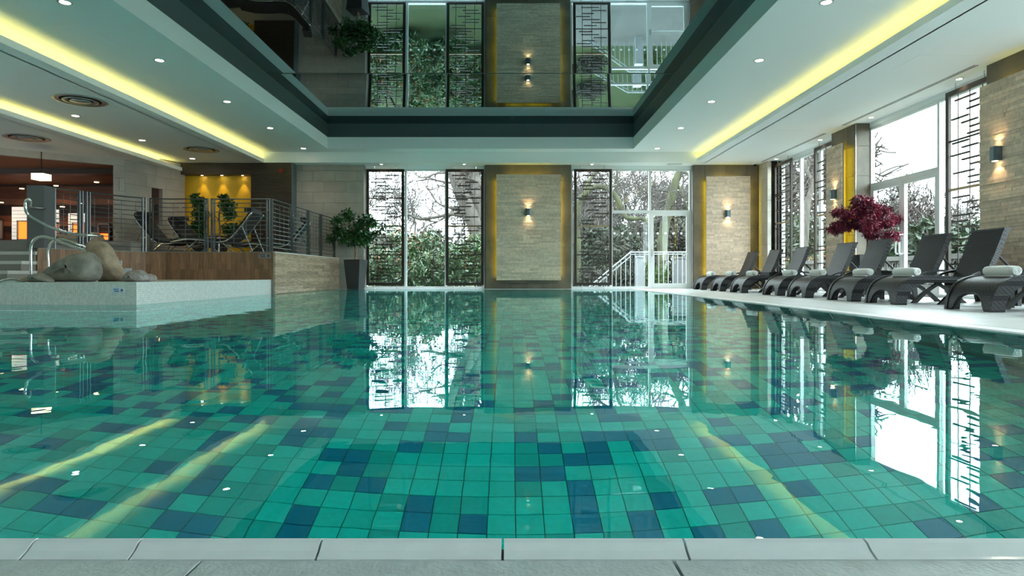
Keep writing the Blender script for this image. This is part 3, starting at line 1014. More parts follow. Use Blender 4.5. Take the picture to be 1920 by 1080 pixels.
# angled stone wall with the bar opening
def slab(parent, name, p, q, th, z0, z1, mat):
    p, q = Vector(p), Vector(q)
    n = Vector((-(q - p).y, (q - p).x)).normalized() * th
    bot = [(p.x, p.y, z0), (q.x, q.y, z0), (q.x + n.x, q.y + n.y, z0), (p.x + n.x, p.y + n.y, z0)]
    return MB().hexa(bot, [(a, b, z1) for a, b, _ in bot]).build(name, mat, parent)


wb_ = S('wall_bar', 'grey stone wall on the terrace with the wide opening to the bar', 'wall')
A0, A1, B1 = (-9.0, 17.7), (-9.55, 15.85), (-11.45, 14.36)
def tiled(p, q, z0, z1, bw=.62, bh=.32, skip=None):
    p, q = Vector(p), Vector(q)
    L = (q - p).length
    u = (q - p) / L
    nb = max(1, round(L / bw))
    z, r = z0, 0
    while z < z1 - .02:
        zt = min(z + bh, z1)
        cuts = [0] + [min(max((k + (.5 if r % 2 else 0)) * L / nb, 0), L) for k in range(nb + 1)] + [L]
        cuts = sorted(set(round(c, 4) for c in cuts))
        for a, b in zip(cuts[:-1], cuts[1:]):
            if b - a > .03 and not (skip and skip(a, b, z, zt)):
                slab(wb_, 'stone_block', p + u * (a + .002), p + u * (b - .002), .12, z + .002, zt - .002, stone_m)
        z, r = zt, r + 1
# wall A runs (as seen) from the jamb to the niche; small window opening in it
La = (Vector(A0) - Vector(A1)).length
ha, hb = .42 * La, .60 * La
tiled(A1, A0, ZT, 1.70)
def hole(a, b, z, zt):
    return False
p1 = Vector(A1); ua = (Vector(A0) - p1).normalized()
tiled(A1, tuple(p1 + ua * ha), 1.70, 2.66)
tiled(tuple(p1 + ua * hb), A0, 1.70, 2.66)
tiled(A1, A0, 2.66, ZL2 + .2)
slab(wb_, 'hatch_back', p1 + ua * ha + Vector((-.4, .1)), p1 + ua * hb + Vector((-.4, .1)), .02, 1.6, 2.8, brown_light)
B0 = Vector(A1); ub = (Vector(B1) - B0).normalized()
J = B0 + ub * .24
tiled(tuple(J), A1, ZT, 3.08)
tiled((-13.6, 12.7), A1, 3.08, ZL2 + .2, bw=.9)
# bar room behind
bar = S('wall_bar_room', 'dim russet bar interior seen through the opening at the left', 'wall')
YB = 19.4
MB().box(-17, -8.9, YB, YB + .1, .5, 4).build('back_wall', brown_wall, bar)
for py0, py1, mt in ((373, 384, brown_light), (350, 373, brown_wall), (384, 404, brown_band), (416, 424, brown_light), (424, 436, brown_band), (330, 350, brown_band)):
    za, zb = at(0, py1, YB).z, at(0, py0, YB).z
    piece('wall_band', -17, -8.9, YB - .02, YB, za, zb, mt, bar)
MB().poly([(-9.62, 16.0), (-11.5, 14.52), (-13.7, 12.85), (-17, 12.85), (-17, YB), (-9.0, YB), (-9.0, 17.95)], 'z', 3.12, 3.18).build('bar_ceiling', russet_ceiling, bar)
MB().box(-17, -8.9, 16.2, YB, .8, .95).build('bar_floor', brown_band, bar)
MB().box(-8.95, -8.85, 17.95, YB, .5, 4).build('end_wall', brown_wall, bar)
MB().box(-17, -9.8, 16.4, 16.75, 2.98, 3.12).build('ceiling_beam', brown_band, bar)
for k, (px0, py0, px1, py1, ox0, oy0, ox1, oy1, w_) in enumerate((
        (22, 388, 58, 449, 36, 416, 57, 448, 'largest orange-lit bar window with white blind left of the grey pillar'),
        (90, 393, 110, 449, 93, 419, 108, 447, 'orange-lit bar window just right of the grey pillar'),
        (128, 400, 165, 447, 139, 420, 159, 436, 'small orange-lit bar window behind the curved railing'),
        (184, 419, 207, 452, 187, 438, 204, 451, 'narrow white-framed bar window by the stone jamb'),
        (-8, 412, 6, 450, -6, 414, 2, 448, 'white-framed bar window cut by the left picture edge'))):
    Yw = YB - .05
    a, b = at(px0, py1, Yw), at(px1, py0, Yw)
    t = thing('bar_window', w_, 'window', ((a.x + b.x) / 2, Yw, a.z), 0, 'lit windows in the bar')
    w2, hh = (b.x - a.x) / 2, b.z - a.z
    MB().box(-w2, w2, 0, .02, 0, hh).build('blind', blind_m if k < 3 else brown_wall, t)
    c, d = at(ox0, oy1, Yw), at(ox1, oy0, Yw)
    cx_ = (a.x + b.x) / 2
    MB().box(c.x - cx_, d.x - cx_, -.02, 0, c.z - a.z, d.z - a.z).build('lit_pane', orange_glow, t)
    fr = MB()
    e = .04
    X0, X1, Z0, Z1 = (c.x - cx_ - e, d.x - cx_ + e, c.z - a.z - e, d.z - a.z + e)
    if k == 3:
        X0, X1, Z0, Z1 = -w2, w2, 0, hh
    fr.box(X0, X0 + e, -.05, -.0, Z0, Z1).box(X1 - e, X1, -.05, 0, Z0, Z1).box(X0, X1, -.05, 0, Z1 - e, Z1).box(X0, X1, -.05, 0, Z0, Z0 + e)
    fr.build('frame', white_metal, t)
    if k < 3:
        for j in range(1, 9):
            piece('blind_slat', -w2, w2, -.012, 0, hh * j / 9 - .008, hh * j / 9 + .004, paint_grey, t)
for k, (px, py, zc) in enumerate(((181, 341, 3.12), (105, 347.5, 3.12), (41, 353, 3.12), (117, 387, 2.9), (2, 379, 2.9))):
    Y = (zc - CAMZ) * F / (VY - py)
    if Y > YB - .3:
        Y = YB - .4
    p = at(px, py, Y)
    t = thing('bar_downlight', ('warm ceiling spot in the bar, %s from the stone jamb' % ORD[k]) if k < 3 else ('amber glow light above the orange bar windows behind the railing' if k == 3 else 'amber glow light at the left picture edge'), 'downlight', p, 0, 'warm lights in the bar')
    link('trim_ring', dl_ring, t).scale = (.8, .8, 1)
    link('lens', MB().lathe([(.06, -.001), (.06, -.02)], 16).mesh('lens', lantern_m), t)
    spot('lamp', t, (0, 0, -.04), (0, 0, 0), 5, math.radians(130), .6, (1, .55, .25), .05)
p = at(77.5, 332, 14.2)
t = thing('ceiling_lantern', 'bright square lantern hanging above the grey pillar', 'lantern', (p.x, p.y, p.z))
MB().box(-.13, .13, -.13, .13, -.065, .065).build('glass_shade', lantern_m, t)
MB().box(-.14, .14, -.14, .14, .065, .075).build('cap', dark_hole, t)
MB().tube([(0, 0, .075), (0, 0, 3.12 - p.z)], .01, 6).build('stem', dark_hole, t)

# grey pillar at the end of the railing
pb = at(76, 470, 11.25)
t = thing('stone_pillar', 'square grey pillar at the top of the steps where the railing ends', 'pillar', (at(76.5, 0, 11.3).x, 11.32, ZT))
zt = at(0, 348, 11.2).z - ZT
MB().box(-.15, .15, -.15, .15, 0, zt - .02).build('shaft', pillar_m, t)
MB().box(-.155, .155, -.155, .155, zt - .02, zt).build('cap', pillar_m, t)

# railings
rrng = random.Random(17)
def rail_panel(label, path, s0, s1, seed, doubled=True):
    """steel balustrade bay following a plan path between arc lengths s0 and s1"""
    r = random.Random(seed)
    x0, y0, _ = along(path, (s0 + s1) / 2)
    t = thing('railing_panel', label, 'railing', (x0, y0, ZT), 0, 'grey steel balustrade bays of the terrace')
    H = 1.08
    def P(s, z):
        x, y, _ = along(path, s)
        return (x - x0, y - y0, z)
    def poly(a, b, z):
        n = max(2, int((b - a) / .15) + 1)
        return [P(a + (b - a) * k / (n - 1), z) for k in range(n)]
    for s in ((s0, s0 + .055) if doubled else (s0,)):
        x, y, an = along(path, s)
        o = MB().box(-.008, .008, -.03, .03, 0, H + .01).build('post', rail_metal, t, loc=(x - x0, y - y0, 0))
        o.rotation_euler = (0, 0, an)
    for s in ((s1 - .055, s1) if doubled else (s1,)):
        x, y, an = along(path, s)
        o = MB().box(-.008, .008, -.03, .03, 0, H + .01).build('post', rail_metal, t, loc=(x - x0, y - y0, 0))
        o.rotation_euler = (0, 0, an)
    MB().tube(poly(s0, s1, H), .014, 6).build('top_rail', rail_metal, t)
    MB().tube(poly(s0, s1, .09), .009, 6).build('bottom_rail', rail_metal, t)
    L = s1 - s0
    for k in range(10):
        z = .185 + k * .09
        if k in (0, 9):
            MB().tube(poly(s0, s1, z), .009, 6).build('bar', rail_metal, t)
        else:
            c = s0 + L * r.uniform(.42, .62)
            g = r.uniform(.02, .05)
            MB().tube(poly(s0 + L * r.choice((.0, .07, .12)), c - g, z), .009, 6).build('bar', rail_metal, t)
            MB().tube(poly(c + g * r.choice((-1, 1)), s1 - L * r.choice((.0, .07, .12)), z), .009, 6).build('bar', rail_metal, t)
    for u in (.16, .40, .62, .86):
        MB().tube([P(s0 + L * u, .185), P(s0 + L * u, .995)], .005, 5).build('rod', rail_metal, t)
    MB().tube([P(s0 + .03, .28), P(s0 + .03, .29)], .03, 8).build('clamp', steel, t)
    MB().tube([P(s0 + .03, .85), P(s0 + .03, .86)], .03, 8).build('clamp', steel, t)
    return t


fpath = [(-4.90, 13.07), (-7.0, 13.07), (-7.36, 12.95), (-7.60, 12.68), (-7.79, 12.33), (-7.96, 11.92), (-8.13, 11.52), (-8.26, 11.28)]
rail_panel('steel railing bay on the wooden terrace front, right next to the corner', fpath, .02, 1.20, 1)
rail_panel('steel railing bay in front of the gold niche', fpath, 1.28, 2.42, 2)
rail_panel('curving steel railing bay behind the standing rock', fpath, 2.50, 3.62, 3)
rail_panel('curved steel railing bay ending at the grey pillar', fpath, 3.70, 4.24, 4)
spath = [(-4.87, 13.02), (-4.87, 17.8)]
for k, (a, b) in enumerate(((13.05, 14.20), (14.26, 15.38), (15.44, 16.40), (16.46, 17.70))):
    rail_panel('steel railing bay above the pool-side planks, %s from the corner' % ORD[k], spath, a - 13.02, b - 13.02, 10 + k, False)

# boulders
def rock(label, pts, Y, thick, mat, seed, zbase=None, name='boulder'):
    """inflate an outline seen from the front into a solid stone standing at distance Y"""
    P = [at(px, py, Y) for px, py in pts]
    cx, cz = sum(p.x for p in P) / len(P), sum(p.z for p in P) / len(P)
    loc = Vector((cx, Y, zbase if zbase is not None else min(p.z for p in P)))
    # resample closed outline
    n = 36
    ring = []
    tot = sum((P[i] - P[i - 1]).length for i in range(len(P)))
    for k in range(n):
        s = tot * k / n
        for i in range(len(P)):
            a, b = P[i - 1], P[i]
            L = (b - a).length
            if s <= L:
                ring.append(a + (b - a) * (s / L)); break
            s -= L
        else:
            ring.append(P[-1].copy())
    for _ in range(2):
        ring = [(ring[k - 1] + ring[k] * 2 + ring[(k + 1) % n]) / 4 for k in range(n)]
    mb = MB()
    m = 13
    for j in range(m):
        ph = -math.pi / 2 + math.pi * j / (m - 1)
        sc = max(math.cos(ph), 0.02) ** 0.55
        for p in ring:
            q = Vector((cx + (p.x - cx) * sc - loc.x, thick * math.sin(ph), cz + (p.z - cz) * sc - loc.z))
            d = mnoise.noise(q * 5 + Vector((seed, 0, 0))) * .018 + mnoise.noise(q * 14 + Vector((0, seed, 0))) * .010
            q += q.normalized() * d
            q.z = max(q.z, 0)
            mb.v.append(tuple(q))
    for j in range(m - 1):
        for k in range(n):
            mb.f.append((j * n + k, (j + 1) * n + k, (j + 1) * n + (k + 1) % n, j * n + (k + 1) % n))
    mb.f.append(tuple(range(n))[::-1]); mb.f.append(tuple(range((m - 1) * n, m * n)))
    o = mb.build(name, mat, None, smooth=True, loc=loc)
    return tag(o, label, 'rock', 'rocks on the basin edge')


Zb = ZBAS
rock('big grey-green boulder sloping up to the right on the basin edge', [(74, 529), (80, 518), (100, 500), (125, 484), (150, 472), (168, 472), (180, 482), (186, 500), (184, 520), (180, 529)], 8.85, .24, rock_a, 1, Zb)
rock('tall brown standing rock leaning left over the big boulder', [(180, 529), (184, 505), (180, 485), (168, 472), (162, 461), (168, 451), (182, 448), (198, 455), (210, 472), (222, 498), (233, 515), (237, 529)], 9.35, .17, rock_b, 2, Zb)
rock('low dark rock at the left foot of the big boulder', [(55, 529), (60, 516), (72, 511), (86, 517), (100, 529)], 8.47, .13, rock_a, 3, Zb)
rock('small brown rock at the far left end of the boulder group', [(44, 529), (46, 522), (56, 517), (66, 520), (68, 529)], 8.8, .10, rock_b, 4, Zb)
rock('speckled oval rock right of the standing rock', [(232, 527), (234, 517), (246, 508), (262, 506), (273, 513), (274, 524), (268, 529), (240, 529)], 8.75, .15, rock_c, 5, Zb)
rock('small speckled rock at the right end of the boulder group', [(266, 529), (270, 515), (280, 512), (288, 517), (290, 525), (286, 529)], 9.08, .11, rock_c, 6, Zb)
rock('pale rounded boulder up on the terrace behind the handrails', [(106, 470), (108, 446), (122, 436), (142, 438), (150, 450), (152, 470)], 12.7, .25, rock_b, 7, ZT)
rock('pale boulder up on the terrace behind the standing rock', [(160, 470), (163, 446), (170, 434), (182, 436), (190, 448), (192, 470)], 13.2, .22, rock_b, 8, ZT)
t = thing('stone_bench', 'low stone bench on the terrace behind the railing', 'bench', (at(215, 0, 13.9).x, 13.9, ZT))
MB().box(-.48, .48, -.2, .2, .20, .26).build('seat', stone_m, t)
MB().box(-.46, .46, -.18, .18, 0, .20).build('base', stone_m, t)

# handrails
def smooth_path(pts, sub=5):
    out = []
    P = [Vector(p) for p in pts]
    for i in range(len(P) - 1):
        p0, p1, p2, p3 = P[max(i - 1, 0)], P[i], P[i + 1], P[min(i + 2, len(P) - 1)]
        for k in range(sub):
            t = k / sub
            out.append(.5 * ((2 * p1) + (p2 - p0) * t + (2 * p0 - 5 * p1 + 4 * p2 - p3) * t * t + (3 * p1 - p0 - 3 * p2 + p3) * t ** 3))
    out.append(P[-1])
    return out


def handrail(label, pts, r, base_pts):
    P = smooth_path(pts)
    b = P[0]
    t = thing('handrail', label, 'handrail', (b.x, b.y, b.z))
    MB().tube([p - b for p in P], r, 10).build('rail_tube', steel, t, smooth=True)
    for q in base_pts:
        q = Vector(q)
        MB().lathe([(r * 2, 0), (r * 2, .01), (r * 1.2, .02)], 14, tuple(q - b)).build('floor_flange', steel, t)
    return t


def pp(lst, ys):
    return [at(px, py, y) for (px, py), y in zip(lst, ys)]


l2 = pp([(58, 500), (58, 470), (60, 456), (68, 447), (80, 444), (96, 447), (125, 458), (157, 470)], [9.9, 9.9, 9.9, 9.92, 9.96, 10.0, 10.1, 10.2])
l2 = [Vector((l2[0].x, 9.9, ZBAS))] + l2
l2.append(Vector((l2[-1].x + .12, 10.3, l2[-1].z - .14))); l2.append(Vector((l2[-1].x + .02, 10.3, ZBAS)))
handrail('nearest steel handrail hoop beside the big boulder', l2, .022, [(l2[0].x, l2[0].y, ZBAS), (l2[-1].x, l2[-1].y, ZBAS)])
l3 = pp([(91, 495), (90, 475), (92, 463), (98, 454), (110, 449), (124, 450), (145, 458), (160, 463)], [10.35, 10.35, 10.35, 10.37, 10.4, 10.45, 10.5, 10.6])
l3 = [Vector((l3[0].x, 10.35, ZBAS))] + l3
l3.append(Vector((l3[-1].x + .1, 10.65, l3[-1].z - .14))); l3.append(Vector((l3[-1].x + .02, 10.65, ZBAS)))
handrail('second steel handrail hoop, behind the nearest one', l3, .020, [(l3[0].x, l3[0].y, ZBAS), (l3[-1].x, l3[-1].y, ZBAS)])
l1 = pp([(59, 388), (58, 378), (53, 374), (48, 379), (48, 391), (53, 402), (70, 413), (95, 426), (125, 436), (150, 440), (166, 441)], [10.9, 10.85, 10.8, 10.8, 10.8, 10.85, 10.9, 10.95, 11.0, 11.05, 11.1])
l1 = [Vector((l1[0].x, 11.2, l1[0].z))] + l1
e = l1[-1]
l1 += [Vector((e.x + .05, e.y + .15, e.z)), Vector((e.x + .05, 11.4, e.z))]
o = handrail('curling bronze-toned handrail sweeping down from the grey pillar', l1, .026, [])
t = thing('pool_ladder', 'chrome pool ladder rail cut by the left picture edge', 'ladder', (at(-4, 0, 8.0).x, 8.0, -.3))
MB().tube(smooth_path([(0, .42, .59), (0, .25, .62), (0, .05, .60), (0, -.02, .50), (0, -.02, .2), (0, -.02, -.2)]), .02, 10).build('rail_tube', steel, t, smooth=True)
MB().tube(smooth_path([(-.5, .42, .59), (-.5, .25, .62), (-.5, .05, .60), (-.5, -.02, .50), (-.5, -.02, .2), (-.5, -.02, -.2)]), .02, 10).build('rail_tube', steel, t, smooth=True)
for z in (-.1, .15):
    MB().box(-.5, 0, -.05, .02, z, z + .03).build('rung', steel, t)

# depth signs
def sign(label, px0, py0, px1, py1, Y, m_bg, m_a, m_b):
    a, b = at(px0, py1, Y), at(px1, py0, Y)
    t = thing('depth_sign', label, 'sign', (a.x, Y, a.z))
    w, hh = b.x - a.x, b.z - a.z
    MB().box(0, w, -.008, 0, 0, hh).build('plate', m_bg, t)
    def text(s, x, z, size, mat):
        cu = bpy.data.curves.new('lettering', 'FONT')
        cu.body = s
        cu.size = size
        cu.extrude = .0008
        cu.align_x = 'LEFT'
        cu.materials.append(mat)
        o = link('lettering', cu, t, (x, -.0095, z))
        o.rotation_euler = (math.pi / 2, 0, 0)
        return o
    # two smudged, unreadable lines of print and a round pictogram, as the photograph shows them
    for (xa, xb, za, zb) in ((.10, .54, .60, .80), (.16, .56, .22, .42)):
        MB().box(w * xa, w * xb, -.0095, -.008, hh * za, hh * zb).build('print_line', m_a, t)
    c = [(w * .81 + hh * .26 * math.cos(k * math.pi / 8), hh * .5 + hh * .28 * math.sin(k * math.pi / 8)) for k in range(16)]
    MB().poly(c, 'y', -.0095, -.008).build('pictogram', m_b, t)


sign('small pale blue notice plate on the mosaic basin front', 211.3, 539.6, 233.3, 549, SPY, sign_white, sign_blue, sign_red)
sign('small grey notice plate on the walnut boards at the terrace corner', 485, 475, 508, 484.3, 12.945, sign_grey, sign_ink, sign_ink)
for px, py, w_ in ((222, 493, 'small clear plaque on a stem behind the standing rock'), (240, 507, 'small clear plaque on a stem above the speckled rock')):
    p = at(px, py, 9.6)
    t = thing('plaque', w_, 'sign', (p.x, 9.6, ZBAS))
    MB().box(-.05, .05, -.004, .004, p.z - ZBAS - .035, p.z - ZBAS + .035).build('plate', sign_white, t)
    MB().tube([(0, .01, 0), (0, .01, p.z - ZBAS)], .006, 6).build('stem', steel, t)

# ------------------------------------------------------------------ pool-side loungers
LW = .66
def arc_pts(prof):
    return [tuple(p) for p in smooth_path([(a, 0, b) for a, b in prof], 4)]


TOP = [(0.0, 0.0), (0.012, .10), (.045, .20), (.115, .29), (.22, .345), (.36, .368), (.55, .362), (.80, .338), (1.05, .325), (1.28, .325)]
def make_lounger():
    t = thing('sun_lounger', 'x', 'sun lounger')
    P = arc_pts(TOP)
    # woven shell with the arched cut-out between the front feet
    acc = [0]
    for a, b in zip(P[:-1], P[1:]):
        acc.append(acc[-1] + math.hypot(b[0] - a[0], b[2] - a[2]))
    def prof(s):
        for k in range(len(P) - 1):
            if s <= acc[k + 1] or k == len(P) - 2:
                u = (s - acc[k]) / (acc[k + 1] - acc[k])
                return P[k][0] + (P[k + 1][0] - P[k][0]) * u, P[k][2] + (P[k + 1][2] - P[k][2]) * u
    W = LW / 2 - .012
    ny, ns = 27, 34
    mb, uv = MB(), []
    for layer in (0, 1):
        for j in range(ny):
            y = -W + 2 * W * j / (ny - 1)
            s0 = .0
            if abs(y) < .225:
                s0 = .19 * (1 - (abs(y) / .225) ** 2.4) ** .6
            for i in range(ns):
                s = s0 + (acc[-1] - s0) * (i / (ns - 1)) ** 1.2
                x, z = prof(s)
                x2, z2 = prof(min(s + .01, acc[-1]))
                if s + .01 > acc[-1]:
                    x1, z1 = prof(s - .01); tx, tz = x - x1, z - z1
                else:
                    tx, tz = x2 - x, z2 - z
                L = math.hypot(tx, tz) or 1
                nx_, nz_ = tz / L, -tx / L
                off = .03 * layer
                mb.v.append((x + nx_ * off, y, max(z + nz_ * off, 0)))
                uv.append((y, s))
    N = ny * ns
    for j in range(ny - 1):
        for i in range(ns - 1):
            a = j * ns + i
            mb.f.append((a, a + ns, a + ns + 1, a + 1)); mb.f.append((N + a, N + a + 1, N + a + ns + 1, N + a + ns))
    for j in range(ny - 1):
        a, b = j * ns, j * ns + ns - 1
        mb.f.append((a, N + a, N + a + ns, a + ns)); mb.f.append((b, b + ns, N + b + ns, N + b))
    me = mb.mesh('woven_seat', weave, True)
    ul = me.uv_layers.new()
    for lp in me.loops:
        ul.data[lp.index].uv = uv[lp.vertex_index]
    link('woven_seat', me, t)
    # deep ribbed side rails that run down into the front feet
    rail_top = arc_pts([(-.008, 0), (.004, .10), (.037, .205), (.108, .298), (.215, .356), (.36, .380), (.60, .374), (.90, .352), (1.3, .34), (1.65, .34), (1.92, .335)])
    low = arc_pts([(1.92, .27), (1.6, .272), (1.2, .268), (.8, .28), (.55, .292), (.40, .285), (.28, .245), (.19, .165), (.15, .08), (.14, 0)])
    for s_ in (-1, 1):
        out = [(p[0], p[2]) for p in rail_top] + [(p[0], p[2]) for p in low]
        m2 = MB().poly(out, 'y', s_ * LW / 2 - .022, s_ * LW / 2 + .022)
        m_ = m2.mesh('side_rail', weave)
        u_ = m_.uv_layers.new()
        for lp in m_.loops:
            v = m_.vertices[lp.vertex_index].co
            u_.data[lp.index].uv = (v.x + v.z, v.z * .2)
        link('side_rail', m_, t)
        # crossing middle legs
        for xa, xb in ((.62, .98), (1.30, .92)):
            pth = smooth_path([(xa, s_ * .27, 0), (xa + (xb - xa) * .45, s_ * .27, .15), (xb, s_ * .27, .285)], 5)
            lm = MB()
            L_ = [(p.x - .035, p.z) for p in pth] + [(p.x + .035, p.z) for p in reversed(pth)]
            lm.poly(L_, 'y', s_ * .27 - .025, s_ * .27 + .025)
            lm.build('leg', resin, t)
        lm = MB().poly([(1.78, .28), (1.88, .28), (1.90, 0), (1.84, 0)], 'y', s_ * .29 - .025, s_ * .29 + .025)
        lm.build('leg', resin, t)
        # arched arm at the hip
        ar = arc_pts([(.92, .345), (1.08, .425), (1.30, .462), (1.5, .43), (1.66, .345)])
        arl = [(p[0], p[2] - .03) for p in reversed(ar)]
        MB().poly([(p[0], p[2]) for p in ar] + arl, 'y', s_ * LW / 2 - .020, s_ * LW / 2 + .020).build('arm_arch', resin, t)
    MB().box(1.05, 1.09, -.27, .27, .245, .275).build('cross_brace', resin, t)
    MB().box(1.62, 1.90, -LW / 2 + .022, LW / 2 - .022, .285, .325).build('tail_slat', weave, t)
    # raised backrest
    bx0, bz0, bx1, bz1 = 1.16, .345, 1.43, .985
    L = math.hypot(bx1 - bx0, bz1 - bz0)
    ux, uz = (bx1 - bx0) / L, (bz1 - bz0) / L
    nx_, nz_ = uz, -ux
    w = LW / 2 - .04
    bk, uv = MB(), []
    out = [(bx0, bz0), (bx0 + ux * L * .5 + nx_ * .012, bz0 + uz * L * .5 + nz_ * .012), (bx1, bz1), (bx1 + nx_ * .075, bz1 + nz_ * .075), (bx0 + ux * L * .5 + nx_ * .088, bz0 + uz * L * .5 + nz_ * .088), (bx0 + nx_ * .07, bz0 + nz_ * .07)]
    bk.poly(out, 'y', -w, w)
    m_ = bk.mesh('backrest', weave)
    u_ = m_.uv_layers.new()
    for lp in m_.loops:
        v = m_.vertices[lp.vertex_index].co
        s = (v.x - bx0) * ux + (v.z - bz0) * uz
        u_.data[lp.index].uv = (v.y + v.x * .15, s)
    bo = link('backrest', m_, t)
    tr = MB()
    tr.box(bx1 - .004, bx1 + .078, -w - .004, w + .004, bz1 - .03, bz1 + .006)
    tr.build('headrest_trim', resin, bo)
    for s_ in (-1, 1):
        MB().tube([(1.70, s_ * .24, .32), (1.40, s_ * .24, .62)], .016, 6).build('back_strut', resin, t)
    return t


loungers = []
LY = [16.44, 14.98, 13.59, 11.76, 10.66, 9.22, 8.16, 6.54, 5.38]
LT = ['dark woven sun lounger farthest away, in front of the far brick panel', 'second dark woven sun lounger from the far wall', 'third dark woven sun lounger from the far wall',
      'dark woven sun lounger fourth from the far wall, before the right-wall screens', 'dark woven sun lounger in front of the red maple', 'dark woven sun lounger with its back before the double doors',
      'dark woven sun lounger whose back rises against the near screen', 'large nearest dark woven sun lounger with its whole foot end in view', 'dark woven sun lounger of which only a foot shows at the right edge']
proto = make_lounger()
for k, y in enumerate(LY):
    o = proto if k == 0 else copy_tree(proto)
    o.location = (4.90, y + LW / 2, 0)
    tag(o, LT[k], 'sun lounger', 'woven sun loungers along the windows')
    loungers.append(o)


def make_towel():
    t = thing('rolled_towel', 'x', 'towel')
    r, L = .058, .42
    n, m = 22, 9
    mb = MB()
    for j in range(m):
        y = -L / 2 + L * j / (m - 1)
        e = 1 - .10 * (abs(2 * j / (m - 1) - 1) ** 6)
        for k in range(n):
            a = 2 * math.pi * k / n
            rr = r * e * (1 + .015 * math.sin(3 * a + j))
            z = r + rr * math.sin(a) * (1.0 if math.sin(a) > 0 else .93)
            mb.v.append((rr * math.cos(a) * 1.06, y, max(z, 0)))
    for j in range(m - 1):
        for k in range(n):
            mb.f.append((j * n + k, j * n + (k + 1) % n, (j + 1) * n + (k + 1) % n, (j + 1) * n + k))
    mb.f.append(tuple(range(n))[::-1]); mb.f.append(tuple(range((m - 1) * n, m * n)))
    mb.build('towel_roll', towel_m, t, smooth=True)
    for s_ in (-1, 1):
        sp_ = [(((.048 - .0011 * k) * math.cos(k * .5)), s_ * (L / 2 + .001), r + (.048 - .0011 * k) * math.sin(k * .5)) for k in range(40)]
        MB().tube(sp_, .004, 5).build('rolled_edge', towel_m, t, smooth=True)
    fl = MB().box(-.062, -.030, -L / 2 + .01, L / 2 - .01, .0, .012)
    fl.build('loose_flap', towel_m, t)
    return t


tw = make_towel()
TWN = ['the farthest lounger', 'the second lounger from the far wall', 'the third lounger from the far wall', 'the fourth lounger from the far wall', 'the lounger in front of the red maple', 'the lounger before the double doors', 'the lounger against the near screen', 'the nearest whole lounger']
for k, y in enumerate(LY[:8]):
    o = tw if k == 0 else copy_tree(tw)
    o.location = (5.27, y + LW / 2 + random.Random(k).uniform(-.03, .05), .366)
    o.rotation_euler = (0, 0, random.Random(k + 9).uniform(-.06, .06))
    tag(o, 'white rolled towel on %s' % TWN[k], 'towel', 'rolled towels on the loungers')

for k, (y, w_) in enumerate(((14.61, 'second and third loungers from the far wall'), (10.27, 'loungers before the maple and the double doors'), (7.68, 'two nearest whole loungers'))):
    t = thing('side_table', 'dark woven side table between the %s' % w_, 'side table', (6.05, y, 0), 0, 'woven side tables')
    me = MB().box(-.235, .235, -.235, .235, .28, .43).mesh('woven_apron', weave)
    ul = me.uv_layers.new()
    for lp in me.loops:
        v = me.vertices[lp.vertex_index].co
        ul.data[lp.index].uv = (v.x + v.y, v.z)
    link('woven_apron', me, t)
    MB().box(-.245, .245, -.245, .245, .43, .447).build('table_top', resin, t)
    for a in (-1, 1):
        for b in (-1, 1):
            MB().box(a * .205 - .025, a * .205 + .025, b * .205 - .025, b * .205 + .025, 0, .28).build('leg', resin, t)

# ------------------------------------------------------------------ foliage makers
def leaf_mesh(name, pts, size, mat, seed, aspect=.45, droop=0.0, mats2=None, frac2=0.0):
    r = np.random.default_rng(seed)
    n = len(pts)
    P = np.asarray(pts)
    d = r.normal(size=(n, 3)); d[:, 2] -= droop
    d /= np.linalg.norm(d, axis=1)[:, None]
    s = r.normal(size=(n, 3))
    s -= (s * d).sum(1)[:, None] * d
    s /= np.linalg.norm(s, axis=1)[:, None]
    L = size * r.uniform(.6, 1.3, n)[:, None]
    nn = np.cross(d, s)
    a = P
    b = P + d * L * .5 + s * L * aspect * .5 + nn * L * .08
    c = P + d * L
    e = P + d * L * .5 - s * L * aspect * .5 + nn * L * .08
    V = np.stack([a, b, c, e], 1).reshape(-1, 3)
    me = bpy.data.meshes.new(name)
    me.vertices.add(4 * n); me.loops.add(4 * n); me.polygons.add(n)
    me.vertices.foreach_set('co', V.ravel())
    me.loops.foreach_set('vertex_index', np.arange(4 * n))
    me.polygons.foreach_set('loop_start', np.arange(0, 4 * n, 4))
    me.polygons.foreach_set('loop_total', np.full(n, 4))
    me.materials.append(mat)
    if mats2:
        me.materials.append(mats2)
        hz = P[:, 2] + r.normal(size=n) * .15
        me.polygons.foreach_set('material_index', ((r.random(n) < frac2) & (hz > np.median(P[:, 2]))).astype(int))
    me.update()
    return me


def blob_pts(blobs, n, seed, shell=.5):
    r = np.random.default_rng(seed)
    out = []
    vol = np.array([b[3] * b[4] * b[5] for b in blobs]) ** .67
    cnt = np.maximum((vol / vol.sum() * n).astype(int), 4)
    for (x, y, z, rx, ry, rz), c in zip(blobs, cnt):
        d = r.normal(size=(c, 3)); d /= np.linalg.norm(d, axis=1)[:, None]
        q = d * (r.random(c) ** shell)[:, None]
        out.append(q * np.array([rx, ry, rz]) + np.array([x, y, z]))
    return np.concatenate(out)


def planter(t, w0, w1, hh):
    p = MB()
    p.hexa([(-w0, -w0, 0), (w0, -w0, 0), (w0, w0, 0), (-w0, w0, 0)], [(-w1, -w1, hh), (w1, -w1, hh), (w1, w1, hh), (-w1, w1, hh)])
    o = p.build('planter', pot_m, t)
    MB().box(-w1 + .03, w1 - .03, -w1 + .03, w1 - .03, hh, hh + .006).build('soil', soil_m, t)


